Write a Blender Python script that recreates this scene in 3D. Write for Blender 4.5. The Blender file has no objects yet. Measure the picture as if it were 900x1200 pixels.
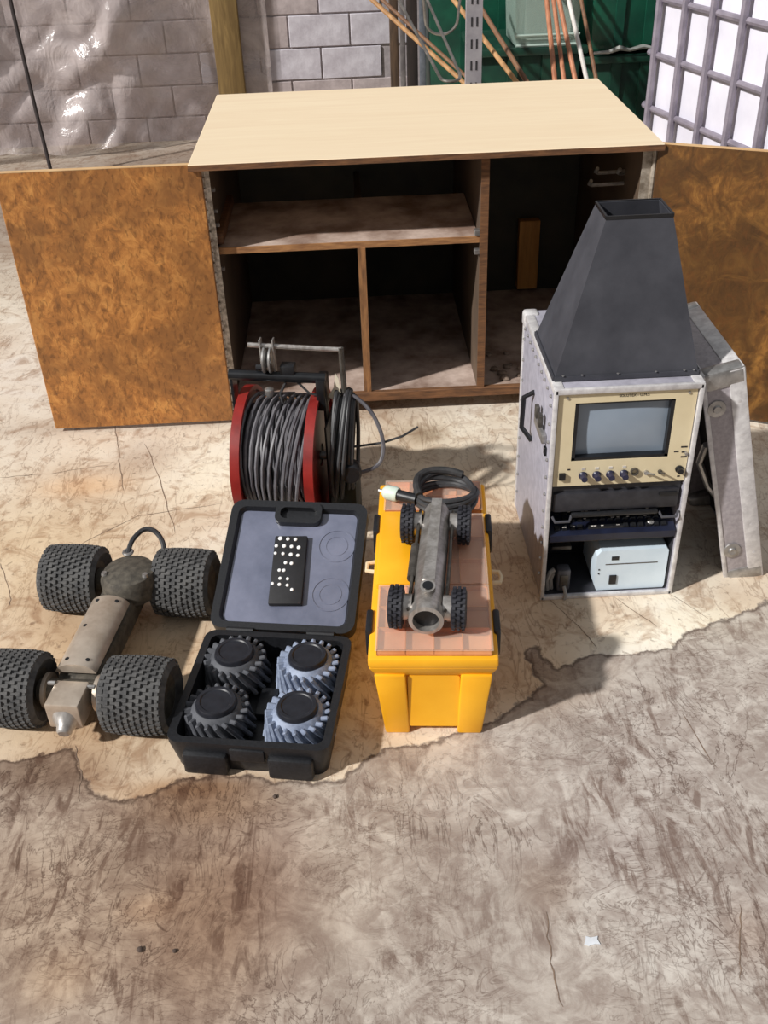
import bpy, bmesh, math, random
import numpy as np
from mathutils import Vector, Matrix, Euler, noise
C = bpy.context.scene
COL = C.collection
R = math.radians
PI = math.pi
random.seed(7)

# ------------------------------------------------------------------ camera
CAM_H = 1.55
pitch, yaw, roll = 0.6006, 0.0207, -0.0387
cy, sy, cp, sp = math.cos(yaw), math.sin(yaw), math.cos(pitch), math.sin(pitch)
r0 = Vector((cy, -sy, 0)); h0 = Vector((sy, cy, 0))
fw = h0 * cp - Vector((0, 0, sp)); up0 = h0 * sp + Vector((0, 0, cp))
cr, sr = math.cos(roll), math.sin(roll)
rt = r0 * cr + up0 * sr
up = up0 * cr - r0 * sr
cam_data = bpy.data.cameras.new('camera')
cam = bpy.data.objects.new('camera', cam_data)
COL.objects.link(cam)
M = Matrix((rt, up, -fw)).transposed().to_4x4()
M.translation = Vector((0, 0, CAM_H))
cam.matrix_world = M
cam_data.sensor_fit = 'VERTICAL'
cam_data.sensor_height = 36.0
cam_data.lens = 1188.0 / 1200.0 * 36.0
cam_data.clip_start = 0.05
C.camera = cam

# ------------------------------------------------------------------ world, sun, exposure
w = bpy.data.worlds.new('world'); C.world = w; w.use_nodes = True
wn = w.node_tree.nodes; wl = w.node_tree.links
bg = wn['Background']
tc = wn.new('ShaderNodeTexCoord'); sx = wn.new('ShaderNodeSeparateXYZ')
ramp = wn.new('ShaderNodeValToRGB')
ramp.color_ramp.elements[0].position = 0.0; ramp.color_ramp.elements[0].color = (0.40, 0.37, 0.35, 1)
ramp.color_ramp.elements[1].position = 1.0; ramp.color_ramp.elements[1].color = (0.95, 0.97, 1.0, 1)
wl.new(tc.outputs['Generated'], sx.inputs[0]); wl.new(sx.outputs['Z'], ramp.inputs[0]); wl.new(ramp.outputs[0], bg.inputs[0])
bg.inputs[1].default_value = 0.40
sun_d = bpy.data.lights.new('sun', 'SUN'); sun_d.energy = 4.6; sun_d.angle = R(2.2); sun_d.color = (1.0, 0.975, 0.94)
sun = bpy.data.objects.new('sun', sun_d); COL.objects.link(sun)
sun.rotation_euler = Vector((1.2, 0.6, -1.02)).to_track_quat('-Z', 'Y').to_euler()
sun.location = (-3, -2, 4)
vs = C.view_settings
vs.view_transform = 'Standard'; vs.look = 'None'; vs.exposure = 0.0; vs.gamma = 1.0; vs.use_curve_mapping = False

# ------------------------------------------------------------------ helpers
def lin(c):
    return tuple(((v / 255.0) / 12.92 if v / 255.0 <= 0.04045 else ((v / 255.0 + 0.055) / 1.055) ** 2.4) for v in c)

class NT:
    def __init__(s, name):
        s.m = bpy.data.materials.new(name); s.m.use_nodes = True
        s.n = s.m.node_tree.nodes; s.l = s.m.node_tree.links
        s.b = s.n['Principled BSDF']
    def node(s, t, **kw):
        n = s.n.new(t)
        for k, v in kw.items():
            if k in n.inputs.keys(): n.inputs[k].default_value = v
            else: setattr(n, k, v)
        return n
    def link(s, a, b): s.l.new(a, b)
    def math(s, op, a, b=None, clamp=False):
        n = s.n.new('ShaderNodeMath'); n.operation = op; n.use_clamp = clamp
        for i, v in enumerate((a, b)):
            if v is None: continue
            if isinstance(v, (int, float)): n.inputs[i].default_value = v
            else: s.link(v, n.inputs[i])
        return n.outputs[0]
    def mix(s, f, a, b, mode='MIX'):
        n = s.n.new('ShaderNodeMix'); n.data_type = 'RGBA'; n.blend_type = mode
        for k, v in ((0, f), (6, a), (7, b)):
            if isinstance(v, (int, float)): n.inputs[k].default_value = v
            elif isinstance(v, tuple): n.inputs[k].default_value = (*v[:3], 1)
            else: s.link(v, n.inputs[k])
        return n.outputs[2]
    def ramp(s, f, stops):
        n = s.n.new('ShaderNodeValToRGB'); e = n.color_ramp.elements
        while len(e) < len(stops): e.new(0.5)
        for i, (p, c) in enumerate(stops):
            e[i].position = p; e[i].color = (*c, 1) if isinstance(c, tuple) else (c, c, c, 1)
        s.link(f, n.inputs[0]); return n.outputs[0]
    def noise(s, scale, detail=4, rough=.55, dist=0, vec=None, sc=None):
        n = s.node('ShaderNodeTexNoise'); n.inputs['Scale'].default_value = scale
        n.inputs['Detail'].default_value = detail; n.inputs['Roughness'].default_value = rough
        n.inputs['Distortion'].default_value = dist
        v = vec or s.obj()
        if sc:
            mp = s.n.new('ShaderNodeMapping'); mp.inputs['Scale'].default_value = sc
            s.link(v, mp.inputs[0]); v = mp.outputs[0]
        s.link(v, n.inputs['Vector']); return n.outputs['Fac']
    def obj(s):
        if not hasattr(s, '_o'): s._o = s.n.new('ShaderNodeTexCoord').outputs['Object']
        return s._o
    def bump(s, h, strength=.3, dist=.002):
        b = s.n.new('ShaderNodeBump'); b.inputs['Strength'].default_value = strength; b.inputs['Distance'].default_value = dist
        s.link(h, b.inputs['Height']); s.link(b.outputs[0], s.b.inputs['Normal'])

def mat(name, c, c2=None, rough=.6, metal=0.0, scale=20, contrast=(.35, .65), bump=0.0, bscale=None, dist=0.0, sc=None, spec=None, rvar=0.0):
    t = NT(name); c = lin(c); t.b.inputs['Roughness'].default_value = rough; t.b.inputs['Metallic'].default_value = metal
    if spec is not None: t.b.inputs['Specular IOR Level'].default_value = spec
    c2 = lin(c2) if c2 else tuple(v * .8 for v in c)
    f = t.noise(scale, 6, .6, dist, sc=sc)
    t.link(t.ramp(f, [(contrast[0], c2), (contrast[1], c)]), t.b.inputs['Base Color'])
    if rvar:
        t.link(t.math('ADD', t.math('MULTIPLY', f, rvar), rough - rvar / 2), t.b.inputs['Roughness'])
    if bump: t.bump(t.noise(bscale or scale * 3, 4, .6), bump)
    return t.m

def glassy(name, c, alpha, rough=.15):
    t = NT(name); t.b.inputs['Base Color'].default_value = (*lin(c), 1); t.b.inputs['Roughness'].default_value = rough
    t.b.inputs['Alpha'].default_value = alpha
    return t.m

class MB:
    def __init__(s): s.bm = bmesh.new()
    def _xf(s, verts, loc, rot):
        m = Matrix.Translation(loc) @ (rot.to_matrix().to_4x4() if isinstance(rot, Euler) else (rot if rot is not None else Matrix.Identity(4)))
        for v in verts: v.co = m @ v.co
    def box(s, c, size, rot=None, bev=0.0, seg=2):
        r = bmesh.ops.create_cube(s.bm, size=1.0); vs_ = r['verts']
        for v in vs_: v.co = Vector((v.co.x * size[0], v.co.y * size[1], v.co.z * size[2]))
        if bev:
            es = list({e for v in vs_ for e in v.link_edges})
            rr = bmesh.ops.bevel(s.bm, geom=es, offset=bev, segments=seg, profile=.5, affect='EDGES')
            vs_ = list({v for f in rr['faces'] for v in f.verts} | {v for v in vs_ if v.is_valid})
        s._xf(vs_, Vector(c), rot); return s
    def bx(s, x0, x1, y0, y1, z0, z1, bev=0.0, seg=2):
        return s.box(((x0 + x1) / 2, (y0 + y1) / 2, (z0 + z1) / 2), (abs(x1 - x0), abs(y1 - y0), abs(z1 - z0)), None, bev, seg)
    def cyl(s, p0, p1, r0, r1=None, n=16, caps=True):
        p0, p1 = Vector(p0), Vector(p1); r1 = r0 if r1 is None else r1
        q = (p1 - p0).to_track_quat('Z', 'Y')
        a = [s.bm.verts.new(p0 + q @ Vector((r0 * math.cos(2 * PI * i / n), r0 * math.sin(2 * PI * i / n), 0))) for i in range(n)]
        b = [s.bm.verts.new(p1 + q @ Vector((r1 * math.cos(2 * PI * i / n), r1 * math.sin(2 * PI * i / n), 0))) for i in range(n)]
        for i in range(n): s.bm.faces.new((a[i], a[(i + 1) % n], b[(i + 1) % n], b[i]))
        if caps: s.bm.faces.new(a[::-1]); s.bm.faces.new(b)
        return s
    def lathe(s, prof, origin=(0, 0, 0), axis=(0, 0, 1), n=32, closed=False):
        q = Vector(axis).to_track_quat('Z', 'Y'); o = Vector(origin); rings = []
        for r, h in prof:
            if r < 1e-6: rings.append([s.bm.verts.new(o + q @ Vector((0, 0, h)))])
            else: rings.append([s.bm.verts.new(o + q @ Vector((r * math.cos(2 * PI * i / n), r * math.sin(2 * PI * i / n), h))) for i in range(n)])
        prs = list(zip(rings, rings[1:])) + ([(rings[-1], rings[0])] if closed else [])
        for a, b in prs:
            for i in range(n):
                j = (i + 1) % n
                if len(a) == 1 and len(b) == 1: continue
                if len(a) == 1: s.bm.faces.new((a[0], b[j], b[i]))
                elif len(b) == 1: s.bm.faces.new((a[i], a[j], b[0]))
                else: s.bm.faces.new((a[i], a[j], b[j], b[i]))
        return s
    def tube(s, pts, r, n=8, closed=False, caps=True):
        pts = [Vector(p) for p in pts]; N = len(pts); rings = []
        t_prev = None; q = None
        for i, p in enumerate(pts):
            a = pts[(i - 1) % N] if (closed or i > 0) else p
            b = pts[(i + 1) % N] if (closed or i < N - 1) else p
            t = (b - a).normalized()
            if q is None: q = t.to_track_quat('Z', 'Y')
            else: q = t_prev.rotation_difference(t) @ q
            t_prev = t
            rr = r[i] if isinstance(r, (list, tuple)) else r
            rings.append([s.bm.verts.new(p + q @ Vector((rr * math.cos(2 * PI * k / n), rr * math.sin(2 * PI * k / n), 0))) for k in range(n)])
        for i in range(N if closed else N - 1):
            a, b = rings[i], rings[(i + 1) % N]
            for k in range(n): s.bm.faces.new((a[k], a[(k + 1) % n], b[(k + 1) % n], b[k]))
        if caps and not closed:
            s.bm.faces.new(rings[0][::-1]); s.bm.faces.new(rings[-1])
        return s
    def hexa(s, p):   # 4 bottom, 4 top (counter-clockwise)
        v = [s.bm.verts.new(Vector(q)) for q in p]
        for f in ((3, 2, 1, 0), (4, 5, 6, 7), (0, 1, 5, 4), (1, 2, 6, 5), (2, 3, 7, 6), (3, 0, 4, 7)): s.bm.faces.new([v[i] for i in f])
        return s
    def taper(s, x0, x1, y0, y1, z0, X0, X1, Y0, Y1, z1, bev=0):
        b = len(s.bm.verts)
        s.hexa([(x0, y0, z0), (x1, y0, z0), (x1, y1, z0), (x0, y1, z0), (X0, Y0, z1), (X1, Y0, z1), (X1, Y1, z1), (X0, Y1, z1)])
        if bev:
            s.bm.verts.ensure_lookup_table(); vs_ = s.bm.verts[b:]
            es = list({e for v in vs_ for e in v.link_edges})
            bmesh.ops.bevel(s.bm, geom=es, offset=bev, segments=2, profile=.5, affect='EDGES')
        return s
    def prism(s, poly, z0, z1, plane='XY'):
        f = {'XY': lambda a, b, c: (a, b, c), 'XZ': lambda a, b, c: (a, c, b), 'YZ': lambda a, b, c: (c, a, b)}[plane]
        lo = [s.bm.verts.new(Vector(f(a, b, z0))) for a, b in poly]; hi = [s.bm.verts.new(Vector(f(a, b, z1))) for a, b in poly]
        n = len(poly)
        s.bm.faces.new(lo[::-1]); s.bm.faces.new(hi)
        for i in range(n): s.bm.faces.new((lo[i], lo[(i + 1) % n], hi[(i + 1) % n], hi[i]))
        return s
    def build(s, name, m, parent=None, loc=None, rot=None, smooth=True, angle=35):
        bmesh.ops.recalc_face_normals(s.bm, faces=s.bm.faces)
        me = bpy.data.meshes.new(name); s.bm.to_mesh(me); s.bm.free()
        if smooth:
            me.shade_smooth(); me.set_sharp_from_angle(angle=R(angle))
        me.materials.append(m)
        o = bpy.data.objects.new(name, me); COL.objects.link(o)
        if parent: o.parent = parent
        if loc is not None: o.location = loc
        if rot is not None: o.rotation_euler = rot
        return o

def tag(o, label, cat, group=None):
    o['label'] = label; o['category'] = cat
    if group: o['group'] = group
    return o
def thing(name, label, cat, loc=(0, 0, 0), rz=0, group=None):
    o = bpy.data.objects.new(name, None); COL.objects.link(o); o.empty_display_size = .05
    o.location = loc; o.rotation_euler = (0, 0, R(rz)); return tag(o, label, cat, group)
def struct(o): o['kind'] = 'structure'; return o
def dup(o, parent=None):
    c = o.copy(); COL.objects.link(c)
    if parent is not None: c.parent = parent
    for ch in list(o.children): dup(ch, c)
    return c
def smooth(pts, k=6, closed=False):
    P = [Vector(p) for p in pts]; n = len(P); out = []
    for i in range(n if closed else n - 1):
        if closed: a, b, c, d = P[(i - 1) % n], P[i], P[(i + 1) % n], P[(i + 2) % n]
        else: a, b, c, d = P[max(i - 1, 0)], P[i], P[i + 1], P[min(i + 2, n - 1)]
        for j in range(k):
            t = j / k
            out.append(.5 * ((2 * b) + (c - a) * t + (2 * a - 5 * b + 4 * c - d) * t * t + (3 * b - a - 3 * c + d) * t ** 3))
    if not closed: out.append(P[-1])
    return out
def rrect(x0, x1, y0, y1, r, n=5):
    out = []
    for cx, cy_, a in ((x1 - r, y1 - r, 0), (x0 + r, y1 - r, 90), (x0 + r, y0 + r, 180), (x1 - r, y0 + r, 270)):
        for i in range(n + 1):
            t = R(a + 90 * i / n); out.append((cx + r * math.cos(t), cy_ + r * math.sin(t)))
    return out
def text_mesh(txt, size, m, name, parent, loc, rot=(R(90), 0, 0)):
    cu = bpy.data.curves.new(name, 'FONT'); cu.body = txt; cu.size = size; cu.extrude = .0003; cu.align_x = 'CENTER'; cu.align_y = 'CENTER'
    o = bpy.data.objects.new(name, cu); COL.objects.link(o)
    dg = bpy.context.evaluated_depsgraph_get(); me = bpy.data.meshes.new_from_object(o.evaluated_get(dg))
    bpy.data.objects.remove(o); me.materials.clear(); me.materials.append(m)
    o = bpy.data.objects.new(name, me); COL.objects.link(o); o.parent = parent; o.location = loc; o.rotation_euler = rot
    return o

# ------------------------------------------------------------------ materials
m_steel = mat('brushed_steel', (206, 202, 198), (164, 158, 152), rough=.34, metal=.75, scale=60, sc=(1, 1, .1), rvar=.2)
m_zinc = mat('zinc_metal', (190, 188, 186), (150, 148, 146), rough=.4, metal=.8, scale=40)
m_darksteel = mat('dark_steel', (104, 100, 94), (72, 68, 64), rough=.5, metal=.6, scale=50, bump=.1)
m_rubber = mat('black_rubber', (50, 49, 50), (30, 30, 31), rough=.75, scale=60, bump=.1)
m_blackplastic = mat('black_plastic', (32, 33, 37), (20, 21, 24), rough=.42, scale=200, bump=.12, bscale=500)
m_blackpaint = mat('black_paint', (26, 28, 32), (14, 15, 18), rough=.3, scale=30)

# ------------------------------------------------------------------ floor
def floor_mat():
    t = NT('worn_concrete_floor'); o = t.obj()
    sd = t.node('ShaderNodeAttribute', attribute_name='paint_edge').outputs['Fac']
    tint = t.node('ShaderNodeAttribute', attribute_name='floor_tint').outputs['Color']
    # bare trowelled concrete
    a = t.noise(3.2, 8, .62, 1.4, o); b = t.noise(14, 8, .65, 2.2, o); c = t.noise(55, 5, .6, .8, o)
    base = t.ramp(a, [(.30, lin((154, 142, 132))), (.52, lin((188, 178, 168))), (.72, lin((202, 195, 186)))])
    base = t.mix(t.ramp(b, [(.40, .55), (.58, 0.0)]), base, lin((138, 121, 112)))
    # trowel scratches: thin dark ridges of two warped noises
    s1 = t.noise(9, 5, .6, 3.0, o, sc=(1, .45, 1)); r1 = t.math('ABSOLUTE', t.math('SUBTRACT', s1, .5))
    s2 = t.noise(22, 4, .6, 2.0, o, sc=(.5, 1, 1)); r2 = t.math('ABSOLUTE', t.math('SUBTRACT', s2, .52))
    patch = t.ramp(t.noise(2.3, 3, .5, .5, o), [(.42, 0.0), (.6, 1.0)])
    scr = t.math('MULTIPLY', t.ramp(r1, [(.0, .8), (.02, 0.0)]), patch)
    scr2 = t.math('MULTIPLY', t.ramp(r2, [(.0, .7), (.026, 0.0)]), t.ramp(t.noise(3.1, 2, .5, 0, o), [(.45, .15), (.6, 1.0)]))
    sm_ = t.noise(5.5, 7, .7, 1.2, o); base = t.mix(t.ramp(sm_, [(.52, 0.0), (.70, .5)]), base, lin((128, 110, 100)))
    fib = t.noise(17, 6, .65, 1.6, o, sc=(1.6, .35, 1)); base = t.mix(t.math('MULTIPLY', t.ramp(fib, [(.40, .75), (.50, 0.0)]), t.ramp(t.noise(2.7, 3, .5, 1.0, o), [(.46, 0.0), (.58, 1.0)])), base, lin((112, 91, 80)))
    lt_ = t.noise(8, 6, .65, 1.8, o); base = t.mix(t.ramp(lt_, [(.52, 0.0), (.68, .75)]), base, lin((208, 200, 190)))
    base = t.mix(scr, base, lin((92, 74, 64))); base = t.mix(scr2, base, lin((104, 86, 76)))
    base = t.mix(t.ramp(c, [(.56, 0.0), (.75, .35)]), base, lin((205, 196, 186)))
    # cream floor paint, grubby
    p0 = t.noise(2.0, 6, .6, 1.0, o); p1 = t.noise(11, 7, .68, 1.4, o); p2 = t.noise(48, 5, .65, .5, o)
    cream = t.ramp(p0, [(.3, lin((208, 190, 168))), (.55, lin((234, 224, 206))), (.75, lin((240, 235, 224)))])
    cream = t.mix(t.ramp(p1, [(.36, .75), (.50, 0.0)]), cream, lin((178, 152, 128)))
    cream = t.mix(t.ramp(p2, [(.30, .6), (.42, 0.0)]), cream, lin((120, 98, 82)))
    s3 = t.noise(16, 4, .6, .8, o, sc=(1, .25, 1)); r3 = t.math('ABSOLUTE', t.math('SUBTRACT', s3, .5))
    cream = t.mix(t.math('MULTIPLY', t.ramp(r3, [(0, .55), (.02, 0.0)]), t.ramp(p0, [(.45, 1.0), (.6, .2)])), cream, lin((140, 112, 90)))
    # boundary, roughened
    e = t.math('ADD', sd, t.math('MULTIPLY', t.math('SUBTRACT', t.noise(26, 5, .6, 0, o), .5), .05))
    mask = t.ramp(t.math('ADD', t.math('MULTIPLY', e, 40), .5, True), [(.4, 0.0), (.6, 1.0)])
    rim = t.math('SUBTRACT', 1.0, t.math('MULTIPLY', t.math('ABSOLUTE', t.math('ADD', e, .004)), 130), True)
    col = t.mix(mask, base, cream)
    col = t.mix(t.math('MULTIPLY', rim, .75), col, lin((84, 68, 58)))
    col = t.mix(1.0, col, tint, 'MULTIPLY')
    t.link(col, t.b.inputs['Base Color'])
    t.b.inputs['Roughness'].default_value = .62; t.b.inputs['Specular IOR Level'].default_value = .35
    h = t.math('ADD', t.math('MULTIPLY', mask, .7), t.math('ADD', t.math('MULTIPLY', b, .5), t.math('MULTIPLY', c, .35)))
    t.bump(h, .35, .004)
    return t.m
m_floor = floor_mat()

PAINT = [(-2.5, 1.60), (-.766, 1.439), (-.691, 1.451), (-.62, 1.467), (-.594, 1.40), (-.559, 1.348), (-.488, 1.322), (-.434, 1.345), (-.387, 1.37), (-.312, 1.38),
         (-.2, 1.35), (-.076, 1.342), (-.033, 1.386), (.02, 1.419), (.098, 1.424), (.207, 1.468), (.263, 1.493), (.336, 1.552), (.361, 1.581), (.341, 1.623),
         (.337, 1.678), (.354, 1.70), (.375, 1.689), (.387, 1.638), (.397, 1.619), (.445, 1.642), (.482, 1.664), (.516, 1.664), (.552, 1.653),
         (.621, 1.665), (.672, 1.675), (.703, 1.716), (.769, 1.74), (.84, 1.764), (.897, 1.797), (.933, 1.813), (1.6, 2.05), (4, 3.0)]
TINTS = [  # x, y, rx, ry, colour multiplier, strength : stains, worn patches, darker bands and some painted shade
    (-.52, 1.08, .46, .30, (.80, .67, .56), 1.0), (-.34, 1.30, .17, .06, (.66, .50, .36), .8), (-.29, 1.06, .14, .26, (.70, .57, .48), .85), (-.20, 1.14, .08, .14, (.84, .78, .78), .7),
    (-.415, 1.08, .05, .03, (1.3, 1.25, 1.15), .8), (-.54, .96, .06, .05, (1.25, 1.2, 1.1), .8), (-.07, 1.17, .10, .2, (1.12, 1.12, 1.1), .8),
    (.10, 1.12, .06, .28, (.84, .80, .78), .6), (.28, 1.08, .06, .07, (.66, .56, .50), .7), (.55, 1.25, .3, .35, (1.02, 1.03, 1.06), .9),
    (.60, .97, .05, .06, (.72, .60, .54), .7), (.39, 1.16, .14, .05, (.82, .79, .80), .6), (-.64, 1.40, .14, .06, (.58, .50, .45), .9), (-.36, 1.345, .13, .03, (.66, .5, .36), .9),
    (-.80, 2.47, .14, .06, (1.0, .80, .62), .8), (-.66, 2.63, .10, .13, (.66, .60, .58), .7), (-.76, 2.56, .20, .06, (.86, .78, .72), .6),
    (-.85, 2.15, .36, .34, (.84, .72, .58), .95), (-.62, 1.66, .42, .32, (.76, .60, .45), 1.0), (-.52, 1.72, .10, .10, (1.12, 1.05, .95), .6), (-1.7, 5.2, 1.6, 1.15, (.40, .35, .34), 1.0), (-.5, 5.9, 1.0, .6, (.45, .38, .36), .9), (-1.2, 3.2, .5, .6, (.86, .80, .80), .8),
    (-.40, 2.45, .14, .2, (1.08, 1.08, 1.02), .8), (.15, 2.65, .12, .10, (.80, .74, .66), .6), (.50, 1.80, .14, .10, (.82, .70, .60), .6),
    (.18, 2.3, .2, .3, (.80, .70, .58), .8), (.35, 2.0, .12, .3, (.68, .56, .44), .9), (.02, 1.75, .10, .4, (.70, .56, .42), .9), (.33, 1.6, .16, .1, (.82, .68, .54), .8), (.19, 2.67, .06, .05, (.52, .46, .40), .8), (-.3, 2.82, .9, .06, (.66, .60, .57), .7),  # toolbox shade painted in towards the console; dark band along the cabinet foot
    (.82, 1.74, .2, .08, (1.08, 1.08, 1.04), .9), (.62, 1.72, .1, .05, (1.1, 1.1, 1.08), .9)]
def build_floor():
    xs = np.unique(np.round(np.concatenate([np.linspace(-7, -1.3, 30), np.arange(-1.3, 1.45, .0125), np.linspace(1.45, 7, 30)]), 4))
    ys = np.unique(np.round(np.concatenate([np.linspace(-3, .8, 16), np.arange(.8, 3.0, .0125), np.linspace(3.0, 9, 60)]), 4))
    X, Y = np.meshgrid(xs, ys); nx, ny = len(xs), len(ys)
    co = np.stack([X, Y, np.zeros_like(X)], -1).reshape(-1, 3)
    P = np.array(PAINT); d = np.full(X.shape, 9.0)
    for (ax, ay), (bx_, by) in zip(P[:-1], P[1:]):
        dx, dy = bx_ - ax, by - ay; tt = np.clip(((X - ax) * dx + (Y - ay) * dy) / (dx * dx + dy * dy), 0, 1)
        d = np.minimum(d, np.hypot(X - ax - tt * dx, Y - ay - tt * dy))
    poly = np.array(PAINT + [(8, 20), (-8, 20), (-8, 1.6)]); ins = np.zeros(X.shape, bool); n = len(poly)
    for i in range(n):
        x1, y1 = poly[i]; x2, y2 = poly[(i + 1) % n]
        if y1 == y2: continue
        c = ((y1 > Y) != (y2 > Y)) & (X < (x2 - x1) * (Y - y1) / (y2 - y1) + x1); ins ^= c
    sd = np.clip(np.where(ins, d, -d), -.3, .3)
    T = np.ones(X.shape + (3,))
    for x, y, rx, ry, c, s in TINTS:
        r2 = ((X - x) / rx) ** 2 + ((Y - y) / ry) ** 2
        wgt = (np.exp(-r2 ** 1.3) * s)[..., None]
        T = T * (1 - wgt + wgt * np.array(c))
    idx = np.arange(nx * ny).reshape(ny, nx)
    q = np.stack([idx[:-1, :-1], idx[:-1, 1:], idx[1:, 1:], idx[1:, :-1]], -1).reshape(-1, 4)
    me = bpy.data.meshes.new('floor'); me.from_pydata(co.tolist(), [], q.tolist())
    a = me.attributes.new('paint_edge', 'FLOAT', 'POINT'); a.data.foreach_set('value', sd.reshape(-1).astype(np.float32))
    a = me.attributes.new('floor_tint', 'FLOAT_COLOR', 'POINT')
    a.data.foreach_set('color', np.concatenate([T.reshape(-1, 3), np.ones((nx * ny, 1))], 1).reshape(-1).astype(np.float32))
    me.materials.append(m_floor)
    o = bpy.data.objects.new('floor', me); COL.objects.link(o); return struct(o)
floor = build_floor()
m_crack = mat('crack_dirt', (138, 116, 98), (104, 86, 74), rough=.9, scale=60)
CRACKS = [[(-.80, 2.9), (-.774, 2.811), (-.725, 2.601), (-.684, 2.435)], [(-.948, 2.118), (-.898, 2.009), (-.876, 1.941)], [(-.663, 2.695), (-.577, 2.447), (-.511, 2.212)],
          [(-.763, 2.176), (-.627, 2.302), (-.399, 2.344)], [(-.621, 1.469), (-.596, 1.4), (-.582, 1.325)], [(.604, 1.024), (.575, .946), (.558, .888)],
          [(.418, 1.867), (.477, 1.754), (.5, 1.68)], [(.579, 1.854), (.651, 1.74)], [(.708, 1.86), (.775, 1.76)], [(.271, 1.029), (.262, .936), (.269, .863)],
          [(-1.061, 2.538), (-.915, 2.547), (-.746, 2.579)], [(.633, 1.473), (.657, 1.322)]]
for line in CRACKS:
    b = MB(); pts = []
    for (ax, ay), (bx_, by) in zip(line, line[1:]):
        for k in range(6): pts.append((ax + (bx_ - ax) * k / 6 + random.uniform(-.003, .003), ay + (by - ay) * k / 6 + random.uniform(-.003, .003)))
    pts.append(line[-1]); L = []; Rr = []
    for i, (x, y) in enumerate(pts):
        a_ = pts[max(i - 1, 0)]; c_ = pts[min(i + 1, len(pts) - 1)]; dx, dy = c_[0] - a_[0], c_[1] - a_[1]; l = math.hypot(dx, dy) or 1
        wd = random.uniform(.0005, .0013) if 0 < i < len(pts) - 1 else .0003
        L.append(b.bm.verts.new((x - dy / l * wd, y + dx / l * wd, .0006))); Rr.append(b.bm.verts.new((x + dy / l * wd, y - dx / l * wd, .0006)))
    for i in range(len(pts) - 1): b.bm.faces.new((L[i], Rr[i], Rr[i + 1], L[i + 1]))
    b.build('crack', m_crack, floor)

# ------------------------------------------------------------------ block wall
m_mortar = mat('grey_mortar', (172, 164, 166), (146, 138, 140), rough=.95, scale=30, bump=.4)
m_block = mat('grey_block', (206, 202, 210), (178, 172, 180), rough=.95, scale=14, bump=.5, bscale=90)
m_block2 = mat('pinkish_block', (190, 178, 178), (160, 148, 148), rough=.95, scale=14, bump=.5, bscale=90)
WY = 6.3
wall = struct(MB().bx(-4.2, 3.4, WY - .006, WY + .2, 0, 2.35).build('wall_back', m_mortar, smooth=False))
BH, BL = .172, .349
protos = []
for k, mm in enumerate((m_block, m_block2)):
    o = MB().box((0, 0, 0), (BL - .009, .05, BH - .009), None, .003, 1).build('block', mm, wall); protos.append(o)
first = [True, True]
for row in range(13):
    z = .100 + (row - .5) * BH + .004
    if row == 0: zc = .05
    off = (-.306 if row % 2 == 1 else -.128)
    for i in range(-11, 3):
        x = off + BL * (i + .5)
        if x > .27 or x < -4.1: continue
        k = 0 if (x > -.75 and random.random() < .8) else 1
        o = protos[k]
        if first[k]: first[k] = False
        else:
            o = protos[k].copy(); COL.objects.link(o)
        o.location = (x, WY + .010 + random.uniform(-.002, .002), z + .03)
        o.rotation_euler = (random.uniform(-.006, .006), random.uniform(-.006, .006), 0)

# polythene sheet hung over the wall, held by a timber batten
def sheet():
    b = MB(); nx, nz = 130, 90; V = []
    x0, x1 = -2.9, -.42
    for j in range(nz + 1):
        row = []
        t = j / nz
        for i in range(nx + 1):
            s = i / nx; x = x0 + (x1 - x0) * s
            bot = .12 + .03 * math.sin(x * 9) + .02 * noise.noise(Vector((x * 7, 0, 3)))
            if x < -.85: bot = .035 + .02 * math.sin(x * 9)
            z = bot + (2.0 - bot) * t
            fold = noise.noise(Vector((x * 2.2 + z * .9, z * 1.1, 1.7))) * .10 + abs(noise.noise(Vector((x * 4 - z * 2.4, z * 3.2, 9)))) * .10 + abs(noise.noise(Vector((x * 7 + z * 5, z * 6, 4)))) * .03
            k = min(1, max(0, (-.75 - x) / .5))
            y = WY - .045 - k * (.10 + .22 * (1 - t) ** 2 * min(1, (-.75 - x) / 1.4 if x < -.75 else 0) + max(-.06, fold) + .02)
            row.append(b.bm.verts.new((x, y, z)))
        V.append(row)
    for j in range(nz):
        for i in range(nx): b.bm.faces.new((V[j][i], V[j][i + 1], V[j + 1][i + 1], V[j + 1][i]))
    t = NT('clear_polythene'); f = t.noise(3.0, 6, .6, 1.5)
    t.b.inputs['Base Color'].default_value = (*lin((196, 184, 182)), 1); t.b.inputs['Roughness'].default_value = .2; t.b.inputs['Specular IOR Level'].default_value = .9
    t.link(t.ramp(f, [(.38, .32), (.62, .72)]), t.b.inputs['Alpha'])
    t.bump(t.noise(9, 4, .6, 2.0, sc=(1, 1, .6)), .5, .02)
    o = b.build('plastic_sheet', t.m, angle=180)
    tag(o, 'crumpled clear polythene sheet hanging over the block wall at left', 'plastic sheet')
sheet()
m_tape = mat('pale_patch', (206, 190, 176), (188, 172, 160), rough=.5, scale=20)
m_timber = mat('treated_timber', (150, 124, 76), (104, 82, 48), rough=.8, scale=5, sc=(6, 6, .5), dist=2.0, bump=.2, contrast=(.3, .7))
tag(MB().bx(-.075, .075, -.03, .03, 0, 2.2, .006).build('timber_batten', m_timber, None, (-.648, WY - .082, 0)), 'yellowish timber batten standing upright against the wall and polythene', 'batten')
m_darkrod = mat('dark_rod', (52, 44, 44), rough=.6)
tag(MB().tube([(-1.60, 5.60, 0.012), (-1.63, 5.66, .35), (-1.655, 5.72, .8), (-1.675, 5.80, 1.4)], .010, 8).build('rod', m_darkrod), 'thin dark rod leaning against the polythene sheet at far left', 'rod')

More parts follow.
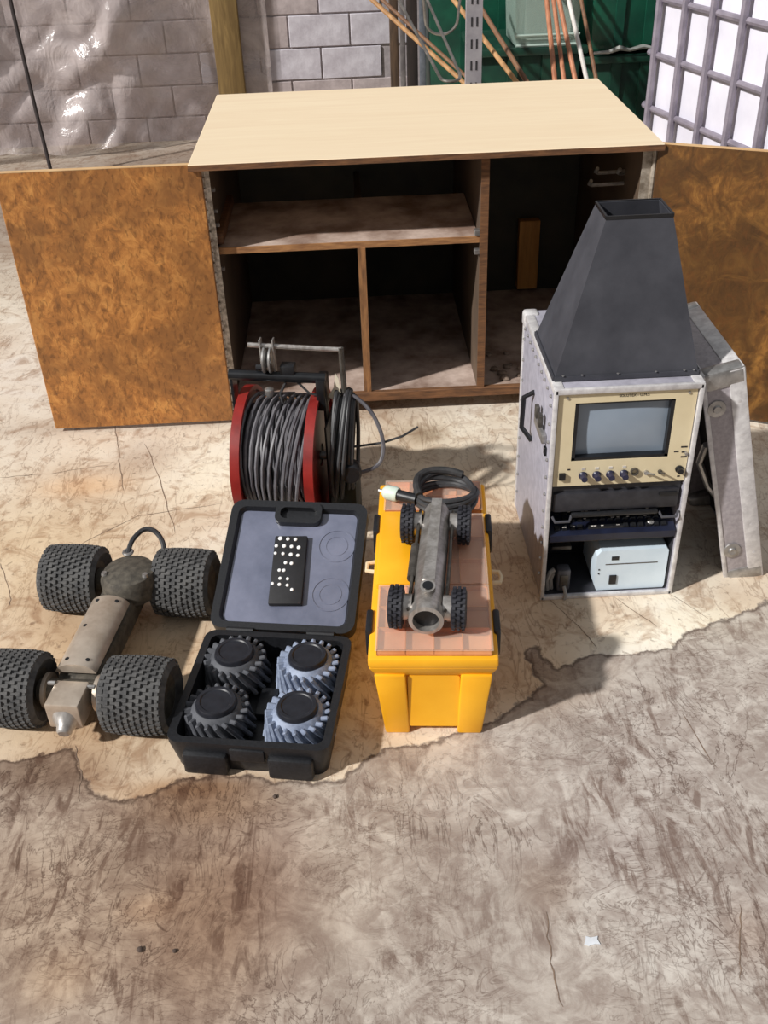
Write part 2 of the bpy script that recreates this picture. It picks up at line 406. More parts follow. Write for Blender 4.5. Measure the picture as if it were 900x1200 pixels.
# ------------------------------------------------------------------ things behind the cabinet
m_brown = mat('dark_timber', (92, 72, 54), (54, 42, 34), rough=.8, scale=6, sc=(6, 6, .6), dist=1)
m_greypole = mat('grey_metal_pole', (128, 124, 124), (98, 94, 96), rough=.55, metal=.3, scale=20)
m_bluegrey = mat('bluegrey_pole', (118, 124, 134), (90, 96, 106), rough=.5, metal=.3, scale=20)
tag(MB().bx(.252, .298, 5.9, 5.96, 0, 1.7, .003).build('timber_post', m_brown), 'narrow brown timber post at the end of the block wall', 'post')
tag(MB().bx(.304, .332, 5.86, 5.89, 0, 1.7, .003).build('steel_post', m_greypole), 'slim grey metal post between the two dark timbers', 'post')
tag(MB().bx(.340, .396, 5.84, 5.90, 0, 1.7, .003).build('timber_board', mat('near_black_timber', (50, 40, 36), (30, 25, 23), rough=.85, scale=6, sc=(6, 6, .6))), 'near-black timber board standing beside a blue-grey post', 'board')
tag(MB().bx(.404, .436, 5.80, 5.83, 0, 1.7, .003).build('steel_post', m_bluegrey), 'slim blue-grey metal post behind the bent rods', 'post')

m_green = mat('green_plastic', (20, 82, 62), (12, 58, 46), rough=.38, scale=8)
m_green2 = mat('dark_green_plastic', (16, 62, 46), (10, 42, 34), rough=.45, scale=8)
def tub(label, loc, wx, dy, h, m, ribs=3):
    t = thing('storage_tub', label, 'tub', loc, 0)
    b = MB(); k = .94
    b.taper(-wx / 2 * k, wx / 2 * k, -dy / 2 * k, dy / 2 * k, 0, -wx / 2, wx / 2, -dy / 2, dy / 2, h, .015)
    for i in range(ribs):
        x = -wx / 2 + wx * (i + 1) / (ribs + 1)
        b.taper(x - .02, x + .02, -dy / 2 * k - .012, -dy / 2 * k + .02, .03, x - .025, x + .025, -dy / 2 - .012, -dy / 2 + .02, h - .03)
    b.build('body', m, t)
    b = MB(); z = h
    b.bx(-wx / 2 - .025, wx / 2 + .025, -dy / 2 - .025, -dy / 2 + .012, z - .03, z + .004, .006)
    b.bx(-wx / 2 - .025, wx / 2 + .025, dy / 2 - .012, dy / 2 + .025, z - .03, z + .004, .006)
    b.bx(-wx / 2 - .025, -wx / 2 + .012, -dy / 2, dy / 2, z - .03, z + .004, .006)
    b.bx(wx / 2 - .012, wx / 2 + .025, -dy / 2, dy / 2, z - .03, z + .004, .006)
    b.build('rim', m, t); return t
tub('lower green plastic tub of the stack next to the white tank', (1.38, 5.45, 0), .42, .5, .57, m_green2, 2)
tub('upper green plastic tub of the stack next to the white tank', (1.38, 5.45, .585), .42, .5, .6, m_green, 2)
tub('dark green tub carrying the clear plastic crate', (.89, 5.45, 0), .50, .5, .62, m_green2, 2)
tub('tall dark green bin behind the copper-coloured poles and crate', (.84, 6.0, 0), .80, .4, 1.3, m_green, 3)
m_strip = mat('torn_film', (170, 172, 168), (120, 124, 120), rough=.35, scale=10)
tag(MB().tube([(1.19, 5.17, .592), (1.26, 5.168, .594), (1.31, 5.16, .612), (1.36, 5.165, .600), (1.42, 5.16, .614), (1.47, 5.165, .604), (1.55, 5.17, .600)], [.006, .009, .012, .008, .012, .008, .008], 6).build('strap', m_strip), 'silvery crumpled strap lying along the joint of the two stacked tubs', 'strap')
# clear crate
m_clear = glassy('clear_crate_plastic', (170, 190, 180), .42, .2)
t = thing('clear_crate', 'clear plastic crate sitting on the dark green tub', 'crate', (.965, 5.36, .628), 0)
b = MB(); W2, D2, Hc = .145, .16, .42
b.taper(-W2, W2, -D2, -D2 + .006, 0, -W2 - .02, W2 + .02, -D2 - .02, -D2 - .014, Hc); b.taper(-W2, W2, D2 - .006, D2, 0, -W2 - .02, W2 + .02, D2 + .014, D2 + .02, Hc)
b.taper(-W2, -W2 + .006, -D2, D2, 0, -W2 - .02, -W2 - .014, -D2 - .02, D2 + .02, Hc); b.taper(W2 - .006, W2, -D2, D2, 0, W2 + .014, W2 + .02, -D2 - .02, D2 + .02, Hc)
b.bx(-W2, W2, -D2, D2, 0, .006); b.build('body', m_clear, t)
b = MB(); m_clearrim = glassy('crate_rim_plastic', (190, 210, 200), .7, .2)
b.tube([(-W2 - .01, -D2 - .012, .05), (W2 + .01, -D2 - .012, .05)], .006, 6).tube([(-W2, -D2 - .004, .004), (W2, -D2 - .004, .004)], .008, 6); b.build('rib', m_clearrim, t)
b = MB().prism(rrect(-W2 * .75, W2 * .75, .03, Hc - .05, .02), -D2 - .012, -D2 - .009, 'XZ'); b.build('panel', m_clear, t)

# slotted upright
m_upr = mat('grey_enamel', (172, 168, 172), (150, 146, 152), rough=.45, metal=.2, scale=12)
m_slot = mat('slot_dark', (44, 42, 46), rough=.8)
t = thing('shelf_upright', 'pale grey slotted shelving upright standing behind the cabinet', 'upright', (.551, 4.62, 0), 0)
b = MB().bx(-.034, .034, -.004, .0, 0, 1.9).bx(-.034, -.030, 0, .03, 0, 1.9).bx(.030, .034, 0, .03, 0, 1.9); b.build('channel', m_upr, t)
b0 = None
for i in range(22):
    for sx_ in (-1, 1):
        if b0 is None: o = b0 = MB().bx(-.0035, .0035, -.0055, -.0035, -.018, .018).build('slot', m_slot, t)
        else: o = b0.copy(); COL.objects.link(o)
        o.location = (sx_ * .011, 0, .1 + i * .085 - .03)

# sticks and poles leaning on the tubs
m_tan = mat('tan_wood', (190, 146, 98), (150, 108, 66), rough=.6, scale=10, sc=(3, 3, .5))
m_copper = mat('coppery_wood', (186, 126, 92), (150, 94, 66), rough=.5, scale=10, sc=(3, 3, .5))
m_brstick = mat('brown_wood', (134, 96, 66), (96, 66, 46), rough=.6, scale=10, sc=(3, 3, .5))
m_white = mat('white_pole', (224, 220, 214), (190, 184, 178), rough=.35, scale=10)
STK = [((.04, 5.16, .95), (1.25, 4.09, 0), .010, m_tan, 'long tan stick leaning steeply, upper of the crossing pair beside the upright'),
       ((.07, 5.10, .97), (1.28, 4.04, 0), .008, m_brstick, 'long dark brown stick lying along the tan stick left of the upright'),
       ((.44, 5.13, .94), (1.23, 4.13, 0), .011, m_tan, 'tan stick slanting just right of the grey upright'),
       ((.60, 5.13, .87), (1.17, 4.0, 0), .011, m_brstick, 'brown stick slanting in front of the dark green tub'),
       ((.93, 5.15, .93), (.92, 4.1, 0), .011, m_copper, 'coppery pole standing nearest the clear crate, leftmost of its bunch'),
       ((.958, 5.15, .93), (.98, 4.1, 0), .010, m_copper, 'coppery pole second from left in the bunch before the crate'),
       ((.975, 5.15, .93), (1.08, 4.1, 0), .011, m_copper, 'coppery pole third from left in the bunch, leaning outward'),
       ((1.02, 5.15, .92), (1.14, 4.08, 0), .010, m_white, 'white pole leaning among the coppery poles'),
       ((1.08, 5.15, .92), (1.16, 4.11, 0), .009, m_brstick, 'thin reddish brown pole, rightmost of the bunch beside the tubs')]
for a, bb, r, mm, lab in STK:
    a, bb = Vector(a), Vector(bb); top = a + (a - bb) * .12; bb = Vector((bb.x, bb.y, .008))
    tag(MB().cyl(bb, top, r, n=10).build('pole', mm), lab, 'pole', 'sticks and poles leaning behind the cabinet')
m_wire = mat('bright_wire', (176, 172, 166), (130, 126, 120), rough=.35, metal=.9, scale=20)
pts = [(.20, 4.35, 1.02), (.221, 4.2, .976), (.325, 3.665, .812)]
for k in range(1, 8):
    a = PI * k / 8; pts.append((.358 - .033 * math.cos(a), 3.662 - .05 * math.sin(a) * .6, .815 - .008 * math.sin(a)))
pts += [(.391, 3.665, .822), (.327, 4.2, .972), (.30, 4.35, 1.02)]
tag(MB().tube(pts, .0055, 8).build('bent_rod', m_wire), 'bright hairpin-bent metal rod resting on the back edge of the cabinet top', 'rod')
pts = [(.345, 4.75, .96)] + [(.355 + .07 + .07 * math.cos(PI + PI * k / 10), 4.75, .83 - .06 * math.sin(PI * k / 10)) for k in range(11)] + [(.51, 4.75, .96)]
tag(MB().tube(pts, .006, 8).build('wire_hook', m_wire), 'grey bent wire hook hanging left of the slotted upright', 'hook')

# ------------------------------------------------------------------ white tank in a steel cage
m_tank = mat('white_tank_plastic', (232, 230, 240), (214, 212, 224), rough=.45, scale=4)
m_cage = mat('galvanised_tube', (158, 150, 162), (132, 125, 137), rough=.5, metal=.3, scale=16)
ang = math.degrees(math.atan2(-.965, .25))
t = thing('tank', 'white plastic tank inside a grey tubular steel cage at the right', 'tank', (1.335, 4.80, 0), ang)
LT, WT = 1.02, 1.15      # local x runs along the visible face towards the camera, local y to the right of it
b = MB().box((LT / 2, WT / 2, .14 + .5), (LT - .05, WT - .032, 1.0), None, .04, 4); b.build('bottle', m_tank, t)
b = MB().lathe([(.0, .0), (.09, 0), (.09, .05), (0, .05)], (LT / 2, WT / 2, 1.14), (0, 0, 1), 24).build('cap', m_blackplastic, t)
rows = [.22, .44, .66, .88, 1.10]
def face_pts(z): return rrect(0, LT, 0, WT, .05, 4)
for z in rows:
    MB().tube([(x, y, z) for x, y in face_pts(z)], .013, 8, closed=True).build('cage_rail', m_cage, t)
proto_bar = None
for side in range(4):
    n = 5 if side % 2 == 0 else 6
    for i in range(n):
        f = .095 + i * .205 if side % 2 == 0 else .1 + i * .19
        x, y = {0: (f, -.012), 1: (LT + .012, f), 2: (f, WT + .012), 3: (-.012, f)}[side]
        if proto_bar is None: o = proto_bar = MB().cyl((0, 0, .12), (0, 0, 1.12), .0155, n=8).build('cage_bar', m_cage, t)
        else: o = proto_bar.copy(); COL.objects.link(o)
        o.location = (x, y, 0)
b = MB()
for x in (.06, LT / 2, LT - .06): b.bx(x - .05, x + .05, 0, WT, 0, .10, .005)
b.bx(0, LT, 0, WT, .10, .135, .005); b.build('pallet', m_darksteel, t)

# ------------------------------------------------------------------ cabinet
m_ply = mat('pale_plywood', (234, 215, 184), (228, 206, 174), rough=.65, scale=2.4, sc=(.6, 7, 7), dist=2.0, contrast=(.3, .7))
m_edge = mat('ply_edge', (128, 88, 56), (86, 58, 38), rough=.75, scale=30, sc=(.6, 4, 4))
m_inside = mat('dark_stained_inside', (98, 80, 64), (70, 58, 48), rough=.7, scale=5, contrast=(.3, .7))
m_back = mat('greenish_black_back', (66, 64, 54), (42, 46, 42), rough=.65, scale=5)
m_shelf = mat('dusty_shelf', (204, 184, 172), (128, 104, 90), rough=.75, scale=7, contrast=(.35, .65))
def burl(name, c1, c2, c3, sc=1.0, patch=(.36, .52)):
    t = NT(name)
    a = t.noise(3.4 * sc, 5, .6, 1.0); b_ = t.noise(26 * sc, 6, .68, 1.3, sc=(1, 1, .75)); d = t.noise(85, 4, .6, .6, sc=(1, 1, .5)); e = t.noise(7 * sc, 6, .65, 1.6)
    col = t.ramp(b_, [(.32, lin(c3)), (.5, lin(c2)), (.66, lin(c1))])
    col = t.mix(t.ramp(a, [(patch[0], .8), (patch[1], 0.0)]), col, lin(c3))
    col = t.mix(t.ramp(e, [(.55, 0.0), (.72, .55)]), col, lin(c1))
    col = t.mix(t.ramp(d, [(.36, .55), (.48, 0.0)]), col, lin((96, 60, 30)))
    t.link(col, t.b.inputs['Base Color']); t.b.inputs['Roughness'].default_value = .42
    return t.m
m_door = burl('varnished_burl', (208, 148, 80), (178, 118, 60), (132, 88, 48), 1.0, (.40, .56))
m_door2 = burl('varnished_burl_dark', (178, 126, 62), (128, 86, 42), (70, 48, 26), .6, (.44, .62))
m_hinge = mat('hinge_aluminium', (222, 212, 198), (150, 138, 124), rough=.5, metal=.15, scale=70, contrast=(.4, .6))
X0, X1, Y0, Y1, HC = -.412, .832, 2.815, 3.60, .80
cab = thing('cabinet', 'low plywood cabinet with pale top and both doors swung open', 'cabinet', (.21, 2.815, 0))
def cp(name, x0, x1, y0, y1, z0, z1, m, bev=.002):
    o = MB().bx(x0, x1, y0, y1, z0, z1, bev, 1).build(name, m, cab); o.location = (-.21, -2.815, 0); return o
top = cp('top', X0 - .02, X1 + .022, Y0 - .035, Y1 + .02, HC - .016, HC, m_ply)
o = MB().bx(X0 - .0205, X1 + .0225, Y0 - .0365, Y0 - .034, HC - .0175, HC - .002).build('edge_strip', m_edge, top)
cp('side_panel', X0, X0 + .024, Y0, Y1, .0, HC - .016, m_inside); cp('side_panel', X1 - .024, X1, Y0, Y1, .0, HC - .016, m_inside)
cp('back_panel', X0 + .024, X1 - .024, Y1 - .012, Y1, .06, HC - .016, m_back)
cp('base_board', X0 + .024, X1 - .024, Y0, Y1 - .012, .055, .073, m_shelf)
cp('base_rail', X0 + .024, X1 - .024, Y0 - .003, Y0 + .016, .045, .0745, m_edge)
cp('plinth', X0 + .024, X1 - .024, Y0 + .09, Y0 + .11, 0, .055, m_inside)
XD = .374
dv = cp('divider', XD - .011, XD + .011, Y0 + .004, Y1 - .012, .073, HC - .016, m_inside)
MB().bx(XD - .0112, XD + .0112, Y0 + .001, Y0 + .006, .073, HC - .017).build('edge_strip', m_edge, dv)
dv = cp('half_divider', .012, .034, Y0 + .010, Y1 - .012, .073, .535, m_inside)
MB().bx(.0118, .0342, Y0 + .006, Y0 + .012, .073, .535).build('edge_strip', mat('ply_edge_light', (158, 112, 70), (110, 76, 48), rough=.75, scale=30, sc=(4, 4, .6)), dv)
sh = cp('shelf', X0 + .026, XD - .012, Y0 + .014, 3.24, .535, .551, m_shelf)
MB().bx(X0 + .026, XD - .012, Y0 + .010, Y0 + .016, .534, .552).build('edge_strip', mat('shelf_edge', (176, 128, 82), (128, 88, 56), rough=.7, scale=30, sc=(.6, 4, 4)), sh)
cp('cleat', X0 + .024, X0 + .044, Y0 + .02, 3.2, .56, .59, m_edge)
for z in (.60, .64, .70, .47): cp('shelf_pin', X0 + .024, X0 + .034, Y0 + .05, Y0 + .06, z, z + .01, m_zinc, .001)
for z in (.556, .50): cp('shelf_bracket', XD - .026, XD - .011, Y0 + .006, Y0 + .03, z, z + .014, m_zinc, .001)
cp('batten', .598, .672, 3.545, 3.585, .09, .345, mat('light_batten', (214, 156, 84), (176, 122, 60), rough=.6, scale=8, sc=(5, 5, .6)))
for x, z in ((.716, .67), (.782, .665), (.70, .635)):
    o = MB().tube([(.81, 2.99, z), (x + .01, 2.985, z), (x, 2.97, z + .008), (x + .002, 2.955, z + .022)], .0055, 6).build('hook', m_zinc, cab); o.location = (-.21, -2.815, 0)
# left door, swung right round in line with the front
dl = MB().box((-.2765, 0, .405), (.553, .016, .784), None, .002, 1).build('door', m_door, cab); dl.location = (X0 + .012 - .21, -.017, 0)
MB().box((-.2765, 0, .7975), (.553, .0164, .002)).build('edge_strip', mat('door_edge', (222, 186, 138), (196, 156, 110), rough=.6, scale=20, sc=(.6, 4, 4)), dl)
hg = MB(); hg.bx(X0 - .004, X0 + .030, Y0 - .004, Y0 + .001, .0, HC - .018)
hg.build('hinge', m_hinge, cab, (-.21, -2.815, 0))
kn = MB()
for k in range(26): kn.cyl((X0 + .011, Y0 - .006, .012 + k * .030), (X0 + .011, Y0 - .006, .036 + k * .030), .0055, n=8)
kn.build('hinge_knuckle', m_hinge, cab, (-.21, -2.815, 0))
# right door, swung towards the camera
dr = MB().box((.275, 0, .405), (.55, .016, .784), None, .002, 1).build('door', m_door2, cab); dr.location = (X1 + .012 - .21, -.012, 0); dr.rotation_euler = (0, 0, R(-26))
MB().box((.275, 0, .7975), (.55, .0164, .002)).build('edge_strip', bpy.data.materials['door_edge'], dr)
hg = MB(); hg.bx(X1 - .026, X1 + .002, Y0 - .004, Y0 + .001, .0, HC - .018); hg.cyl((X1 + .006, Y0 - .007, .0), (X1 + .006, Y0 - .007, HC - .02), .007, n=8)
hg.build('hinge', mat('hinge_bright', (196, 186, 172), (130, 118, 104), rough=.5, metal=.4, scale=40), cab, (-.21, -2.815, 0))
# rubble on the cabinet floor
m_rub = mat('rubble', (150, 132, 118), (96, 80, 70), rough=.9, scale=30)
for k in range(9):
    x, y = random.uniform(.42, .60), random.uniform(2.86, 3.05); s = random.uniform(.008, .018)
    b = MB(); r_ = bmesh.ops.create_icosphere(b.bm, subdivisions=1, radius=s)
    for v in r_['verts']: v.co *= random.uniform(.7, 1.2); v.co.z *= .6
    o = b.build('chip', m_rub, None, (x, y, .073 + s * .45)); tag(o, 'small grey chip of debris on the floor of the right compartment', 'debris', 'chips of debris in the right cabinet compartment')

# ------------------------------------------------------------------ cable reel
m_red = mat('red_enamel', (150, 40, 34), (112, 26, 24), rough=.4, scale=12)
m_cable = mat('grey_cable', (112, 110, 114), (84, 82, 88), rough=.5, scale=30)
m_cable2 = mat('black_cable', (62, 62, 64), (40, 40, 42), rough=.45, scale=30)
RX, RY, RZ0 = -.203, 2.285, .185
reel = thing('cable_reel', 'hand-cranked cable reel with red flanges wound with grey cable', 'cable reel', (RX, RY, 0), -9)
HW, FR = .092, .178
for sgn in (-1, 1):
    b = MB(); x = sgn * HW
    b.lathe([(FR - .012, -.012), (FR, -.012), (FR, .012), (FR - .012, .012)], (x, 0, RZ0), (1, 0, 0), 48, closed=True)
    b.lathe([(.03, -.003), (FR - .01, -.003), (FR - .01, .003), (.03, .003)], (x, 0, RZ0), (1, 0, 0), 48, closed=True)
    b.build('flange', m_red, reel)
MB().cyl((-.13, 0, RZ0), (.165, 0, RZ0), .012, n=16).build('axle', m_zinc, reel)
MB().cyl((-HW, 0, RZ0), (HW, 0, RZ0), .13, n=40).build('drum', m_cable2, reel)
b = MB(); rr = .145; turns = 19; pts = []
for k in range(turns * 20):
    a = 2 * PI * k / 20; f = k / (turns * 20); x = -HW + .016 + f * (2 * HW - .032) + .012 * math.sin(a + f * 9)
    r = rr - .006 + .008 * noise.noise(Vector((f * 14, math.cos(a), 2)))
    pts.append((x, r * math.cos(a), RZ0 + r * math.sin(a)))
b.tube(pts, .0048, 6)
pts = []
for k in range(10 * 20):
    a = 2 * PI * k / 20; f = k / 200; x = HW - .022 - f * (2 * HW - .044) + .022 * math.sin(a * .93 + f * 7)
    r = .157 + .006 * noise.noise(Vector((f * 11, math.sin(a), 5))); pts.append((x, r * math.cos(a), RZ0 + r * math.sin(a)))
b.tube(pts, .0048, 6); b.build('cable', m_cable, reel)
# frame: two side plates, foot rails, top bar
for sgn in (-1, 1):
    x = sgn * .116
    b = MB()
    b.prism([(-.02, .012), (.02, .012), (.02, .41), (-.02, .41)], x - .003, x + .003, 'YZ')
    b.prism([(-.17, 0), (.17, 0), (.17, .02), (-.17, .02)], x - .012, x + .012, 'YZ')
    b.build('side_frame', m_blackpaint, reel)
MB().cyl((-.122, -.01, .417), (.122, -.01, .412), .0135, n=14).build('top_bar', m_blackpaint, reel)
MB().bx(.098, .122, -.03, .03, .33, .414, .004).build('corner_plate', m_blackpaint, reel)
MB().cyl((-.068, 0, .494), (.163, 0, .486), .006, n=10).build('guide_rod', m_steel, reel)
MB().cyl((.162, 0, .491), (.165, 0, .37), .007, n=10).build('guide_arm', m_darksteel, reel)
g = MB(); g.lathe([(.010, -.004), (.030, -.010), (.034, -.010), (.034, -.006), (.018, 0), (.034, .006), (.034, .010), (.030, .010), (.010, .004)], (-.020, -.005, .458), (1, 0, 0), 24, closed=True)
g.build('pulley', m_zinc, reel)
for dx in (-.016, .016): MB().bx(-.020 + dx - .002, -.020 + dx + .002, -.012, .008, .40, .512, .001).build('pulley_bracket', m_zinc, reel)
MB().bx(.010, .046, -.02, .01, .42, .447, .003).build('clamp_block', m_blackplastic, reel)
MB().cyl((-.050, -.012, .44), (-.036, -.012, .44), .008, n=10).build('thumb_screw', m_blackplastic, reel)
MB().lathe([(0, -.012), (.008, -.012), (.012, -.004), (.012, .008), (.006, .012), (0, .012)], (-.022, -.018, .375), (0, 0, 1), 12).build('guide_roller', m_zinc, reel)
MB().tube([(.02, -.01, .40), (.005, -.015, .37), (.01, -.02, .345)], .004, 6).tube([(.05, -.01, .40), (.08, -.02, .375), (.12, -.01, .36)], .003, 6).build('wire', m_cable2, reel)
b = MB(); b.prism([(.124, .36), (.139, .385), (.145, .425), (.153, .41), (.157, .36), (.145, .345)], -.006, -.004, 'XZ'); b.build('paper_tag', mat('paper', (224, 214, 192), rough=.8), reel)
MB().bx(.118, .124, -.06, .07, .04, .30, .003).build('gear_cover', m_blackplastic, reel)
MB().bx(.125, .195, -.085, .0, .03, .15, .006).build('motor_box', mat('green_black_box', (30, 40, 38), (20, 28, 26), rough=.4, scale=20), reel)
MB().lathe([(0, 0), (.028, 0), (.028, .03), (.022, .04), (0, .04)], (.180, -.07, .19), (.2, -1, .1), 18).build('connector', m_blackplastic, reel)
for k, (x, z, c) in enumerate([(.152, .255, 0), (.172, .24, 0), (.172, .222, 0), (.172, .262, 0)]):
    MB().lathe([(0, 0), (.006, 0), (.006, .006), (0, .009)], (x, -.075, z), (0, -1, 0), 10).build('bolt', m_zinc, reel)
b = MB()
for k in range(9):
    ph = k * .7; cx = .134 + .0055 * k; pts = []
    a_ = .105 + .012 * math.sin(ph * 2.1); bz = .150 + .010 * math.cos(ph * 1.7)
    for i in range(28):
        a = 2 * PI * i / 28
        y = a_ * math.sin(a); z = .215 + bz * math.cos(a)
        pts.append((cx + .02 * math.sin(a * .5 + ph) * (1 - math.cos(a)) / 2 + .012 * math.cos(a), y * (1.0 - .35 * max(0, math.cos(a))), z))
    b.tube(smooth(pts, 2, True), .0055, 8, closed=True)
b.build('cable_coil', m_cable2, reel)
b = MB(); pts = [(.165, -.01, .365), (.194, -.01, .362), (.234, -.02, .325), (.258, -.03, .27), (.262, -.04, .225), (.25, -.055, .195), (.215, -.07, .182), (.175, -.08, .184), (.145, -.085, .20)]
sm = smooth(pts, 8); b.tube(sm, .005, 6); b.build('cable_loop', m_cable, reel)
MB().tube([(.18, -.04, .235), (.26, -.03, .245), (.31, -.02, .26), (.345, .02, .265)], .003, 6).build('cable_tail', m_cable2, reel)

# ------------------------------------------------------------------ black plastic case with spare wheels
m_lidpanel = mat('glossy_lid_panel', (122, 126, 146), (88, 93, 112), rough=.2, scale=5, spec=1.0)
CXc, CYc = (-.365 - .043 - .417 - .095) / 4, (1.72 + 1.669 + 1.394 + 1.343) / 4
case = thing('tool_case', 'open black plastic carrying case holding four spare wheels', 'case', (CXc, CYc, 0), -9.0)
cw, cd, ch = .325, .330, .082
b = MB()
outer = rrect(-cw / 2, cw / 2, -cd / 2, cd / 2, .025); inner = rrect(-cw / 2 + .016, cw / 2 - .016, -cd / 2 + .016, cd / 2 - .016, .018)
outb = rrect(-cw / 2 + .010, cw / 2 - .010, -cd / 2 + .012, cd / 2 - .008, .025)
def loft(b, loops, cap0=True, cap1=True):
    rings = [[b.bm.verts.new(Vector(p)) for p in l] for l in loops]; n = len(rings[0])
    for a, c in zip(rings, rings[1:]):
        for i in range(n): b.bm.faces.new((a[i], a[(i + 1) % n], c[(i + 1) % n], c[i]))
    if cap0: b.bm.faces.new(rings[0][::-1])
    if cap1: b.bm.faces.new(rings[-1])
def L3(l, z): return [(x, y, z) for x, y in l]
loft(b, [L3(outb, 0), L3(outb, .004), L3(outer, ch - .012), L3(outer, ch), L3(inner, ch), L3(inner, ch - .004), L3(rrect(-cw / 2 + .02, cw / 2 - .02, -cd / 2 + .02, cd / 2 - .02, .018), .012)])
b.build('base_tray', m_blackplastic, case)
for x in (-.085, .085): MB().bx(x - .045, x + .045, -cd / 2 - .012, -cd / 2 + .012, .004, .058, .008).build('latch', m_blackplastic, case)
MB().bx(-.035, .035, -cd / 2 - .004, -cd / 2 + .012, .04, .072, .004).build('clasp', m_blackplastic, case)
for x in (-.09, .09): MB().cyl((x - .03, cd / 2 + .004, ch - .002), (x + .03, cd / 2 + .004, ch - .002), .007, n=10).build('hinge', m_blackplastic, case)
MB().bx(-.02, .02, -.03, .05, .012, .03, .006).build('tray_rib', m_blackplastic, case)
# lid, folded back
lid = MB(); ll, lh = .335, .045
lo_ = rrect(-cw / 2, cw / 2, 0, ll, .028); li_ = rrect(-cw / 2 + .018, cw / 2 - .018, .016, ll - .018, .02); li2 = rrect(-cw / 2 + .024, cw / 2 - .024, .022, ll - .024, .016)
lb_ = rrect(-cw / 2 + .01, cw / 2 - .01, .01, ll - .01, .028)
loft(lid, [L3(lb_, -lh), L3(lo_, -lh + .012), L3(lo_, 0), L3(li_, 0), L3(li2, -.012), L3(li2, -.0125)], cap1=False)
lid = lid.build('lid', m_blackplastic, case, (0, cd / 2 + .008, ch), (R(24), 0, 0))
MB().prism(rrect(-cw / 2 + .024, cw / 2 - .024, .022, ll - .024, .016), -.016, -.0115).build('lid_panel', m_lidpanel, lid)
hb = MB(); ho = rrect(-.055, .055, ll - .062, ll - .006, .018); hi = rrect(-.043, .043, ll - .050, ll - .020, .013)
loft(hb, [L3(ho, -.014), L3(ho, .006), L3(hi, .006), L3(hi, -.008)]); hb.build('handle', m_blackplastic, lid)
for (x, y) in ((.098, .225), (.098, .1)):
    MB().lathe([(.040, -.0118), (.040, -.010), (.043, -.010), (.043, -.0118)], (x, y, 0), (0, 0, 1), 36).lathe([(.024, -.0118), (.024, -.0105), (.026, -.0105), (.026, -.0118)], (x, y, 0), (0, 0, 1), 36).build('moulded_ring', m_lidpanel, lid)
# remote control lying in the lid
m_dot = mat('white_button', (240, 240, 240), (225, 225, 225), rough=.4)
case.rotation_euler = (0, 0, R(-9.0))
lidM = Matrix.Translation(case.location) @ Euler((0, 0, R(-9.0))).to_matrix().to_4x4() @ Matrix.Translation((0, cd / 2 + .008, ch)) @ Euler((R(24), 0, 0)).to_matrix().to_4x4()
rem = thing('remote_control', 'flat black remote with rows of white round buttons lying in the case lid', 'remote')
rem.matrix_world = lidM @ Matrix.Translation((-.004, .152, -.0113)) @ Euler((0, 0, R(3))).to_matrix().to_4x4()
MB().bx(-.038, .038, -.088, .088, 0, .014, .003).build('shell', mat('matt_black', (26, 26, 30), (18, 18, 22), rough=.7, scale=60), rem)
dots = [(340, 185, 34), (453, 195, 28), (565, 202, 28), (280, 297, 28), (395, 300, 30), (508, 308, 28), (615, 322, 30), (265, 408, 24), (380, 416, 26), (497, 428, 30), (602, 440, 26),
        (418, 550, 27), (507, 560, 27), (325, 660, 26), (393, 662, 26), (338, 778, 26), (450, 785, 25), (220, 855, 26), (327, 866, 27), (447, 877, 25), (515, 940, 25)]
bp = None
for px, py, r_ in dots:
    fy = (1140 - py) / 1000.0
    x0_ = 150 + (260 - 150) * fy
    u = (px - x0_) / (510 - 25 * fy) - .5
    if bp is None: o = bp = MB().lathe([(0, .0), (.0042, 0), (.0042, .002), (.003, .003), (0, .0032)], (0, 0, 0), (0, 0, 1), 12).build('button', m_dot, rem)
    else: o = bp.copy(); COL.objects.link(o)
    o.location = (u * .076, -.088 + fy * .176, .0135); s = r_ / 27; o.scale = (s, s, 1)
# spare wheels
m_sw = mat('bluegrey_rubber', (150, 162, 184), (100, 110, 132), rough=.6, scale=40)
m_sw2 = mat('dull_grey_rubber', (90, 92, 98), (62, 64, 70), rough=.7, scale=40)
m_capm = mat('black_hub_cap', (34, 36, 44), (24, 25, 32), rough=.45, scale=60)
def spare_wheel(label, loc, rz, tm):
    t = thing('spare_wheel', label, 'wheel', loc, rz, 'spare wheels in the black case')
    MB().lathe([(.030, 0), (.052, .004), (.057, .02), (.056, .045), (.046, .066), (.040, .070), (.030, .066)], n=40).build('tyre', tm, t)
    MB().lathe([(0, .078), (.028, .078), (.030, .080), (.036, .080), (.038, .076), (.038, .05), (.0, .05)], n=40).build('hub_cap', m_capm, t)
    pr = None
    for k in range(20):
        if pr is None:
            b = MB(); b.box((.056, 0, .036), (.016, .0085, .066), Euler((R(28), R(-9), 0)), .002, 1); o = pr = b.build('lug', tm, t)
        else: o = pr.copy(); COL.objects.link(o)
        o.rotation_euler = (0, 0, 2 * PI * k / 20)
    t.scale = (1.08, 1.08, 1.08)
    return t
spare_wheel('pale blue-grey knobbly wheel at the front right of the case', (-.158, 1.456, .0125), 10, m_sw)
spare_wheel('blue-grey knobbly wheel at the back right of the case', (-.140, 1.603, .0125), 40, m_sw)
spare_wheel('dull grey knobbly wheel at the front left of the case', (-.322, 1.481, .0125), 0, m_sw2)
spare_wheel('dull grey knobbly wheel at the back left of the case', (-.297, 1.628, .0125), 25, m_sw2)

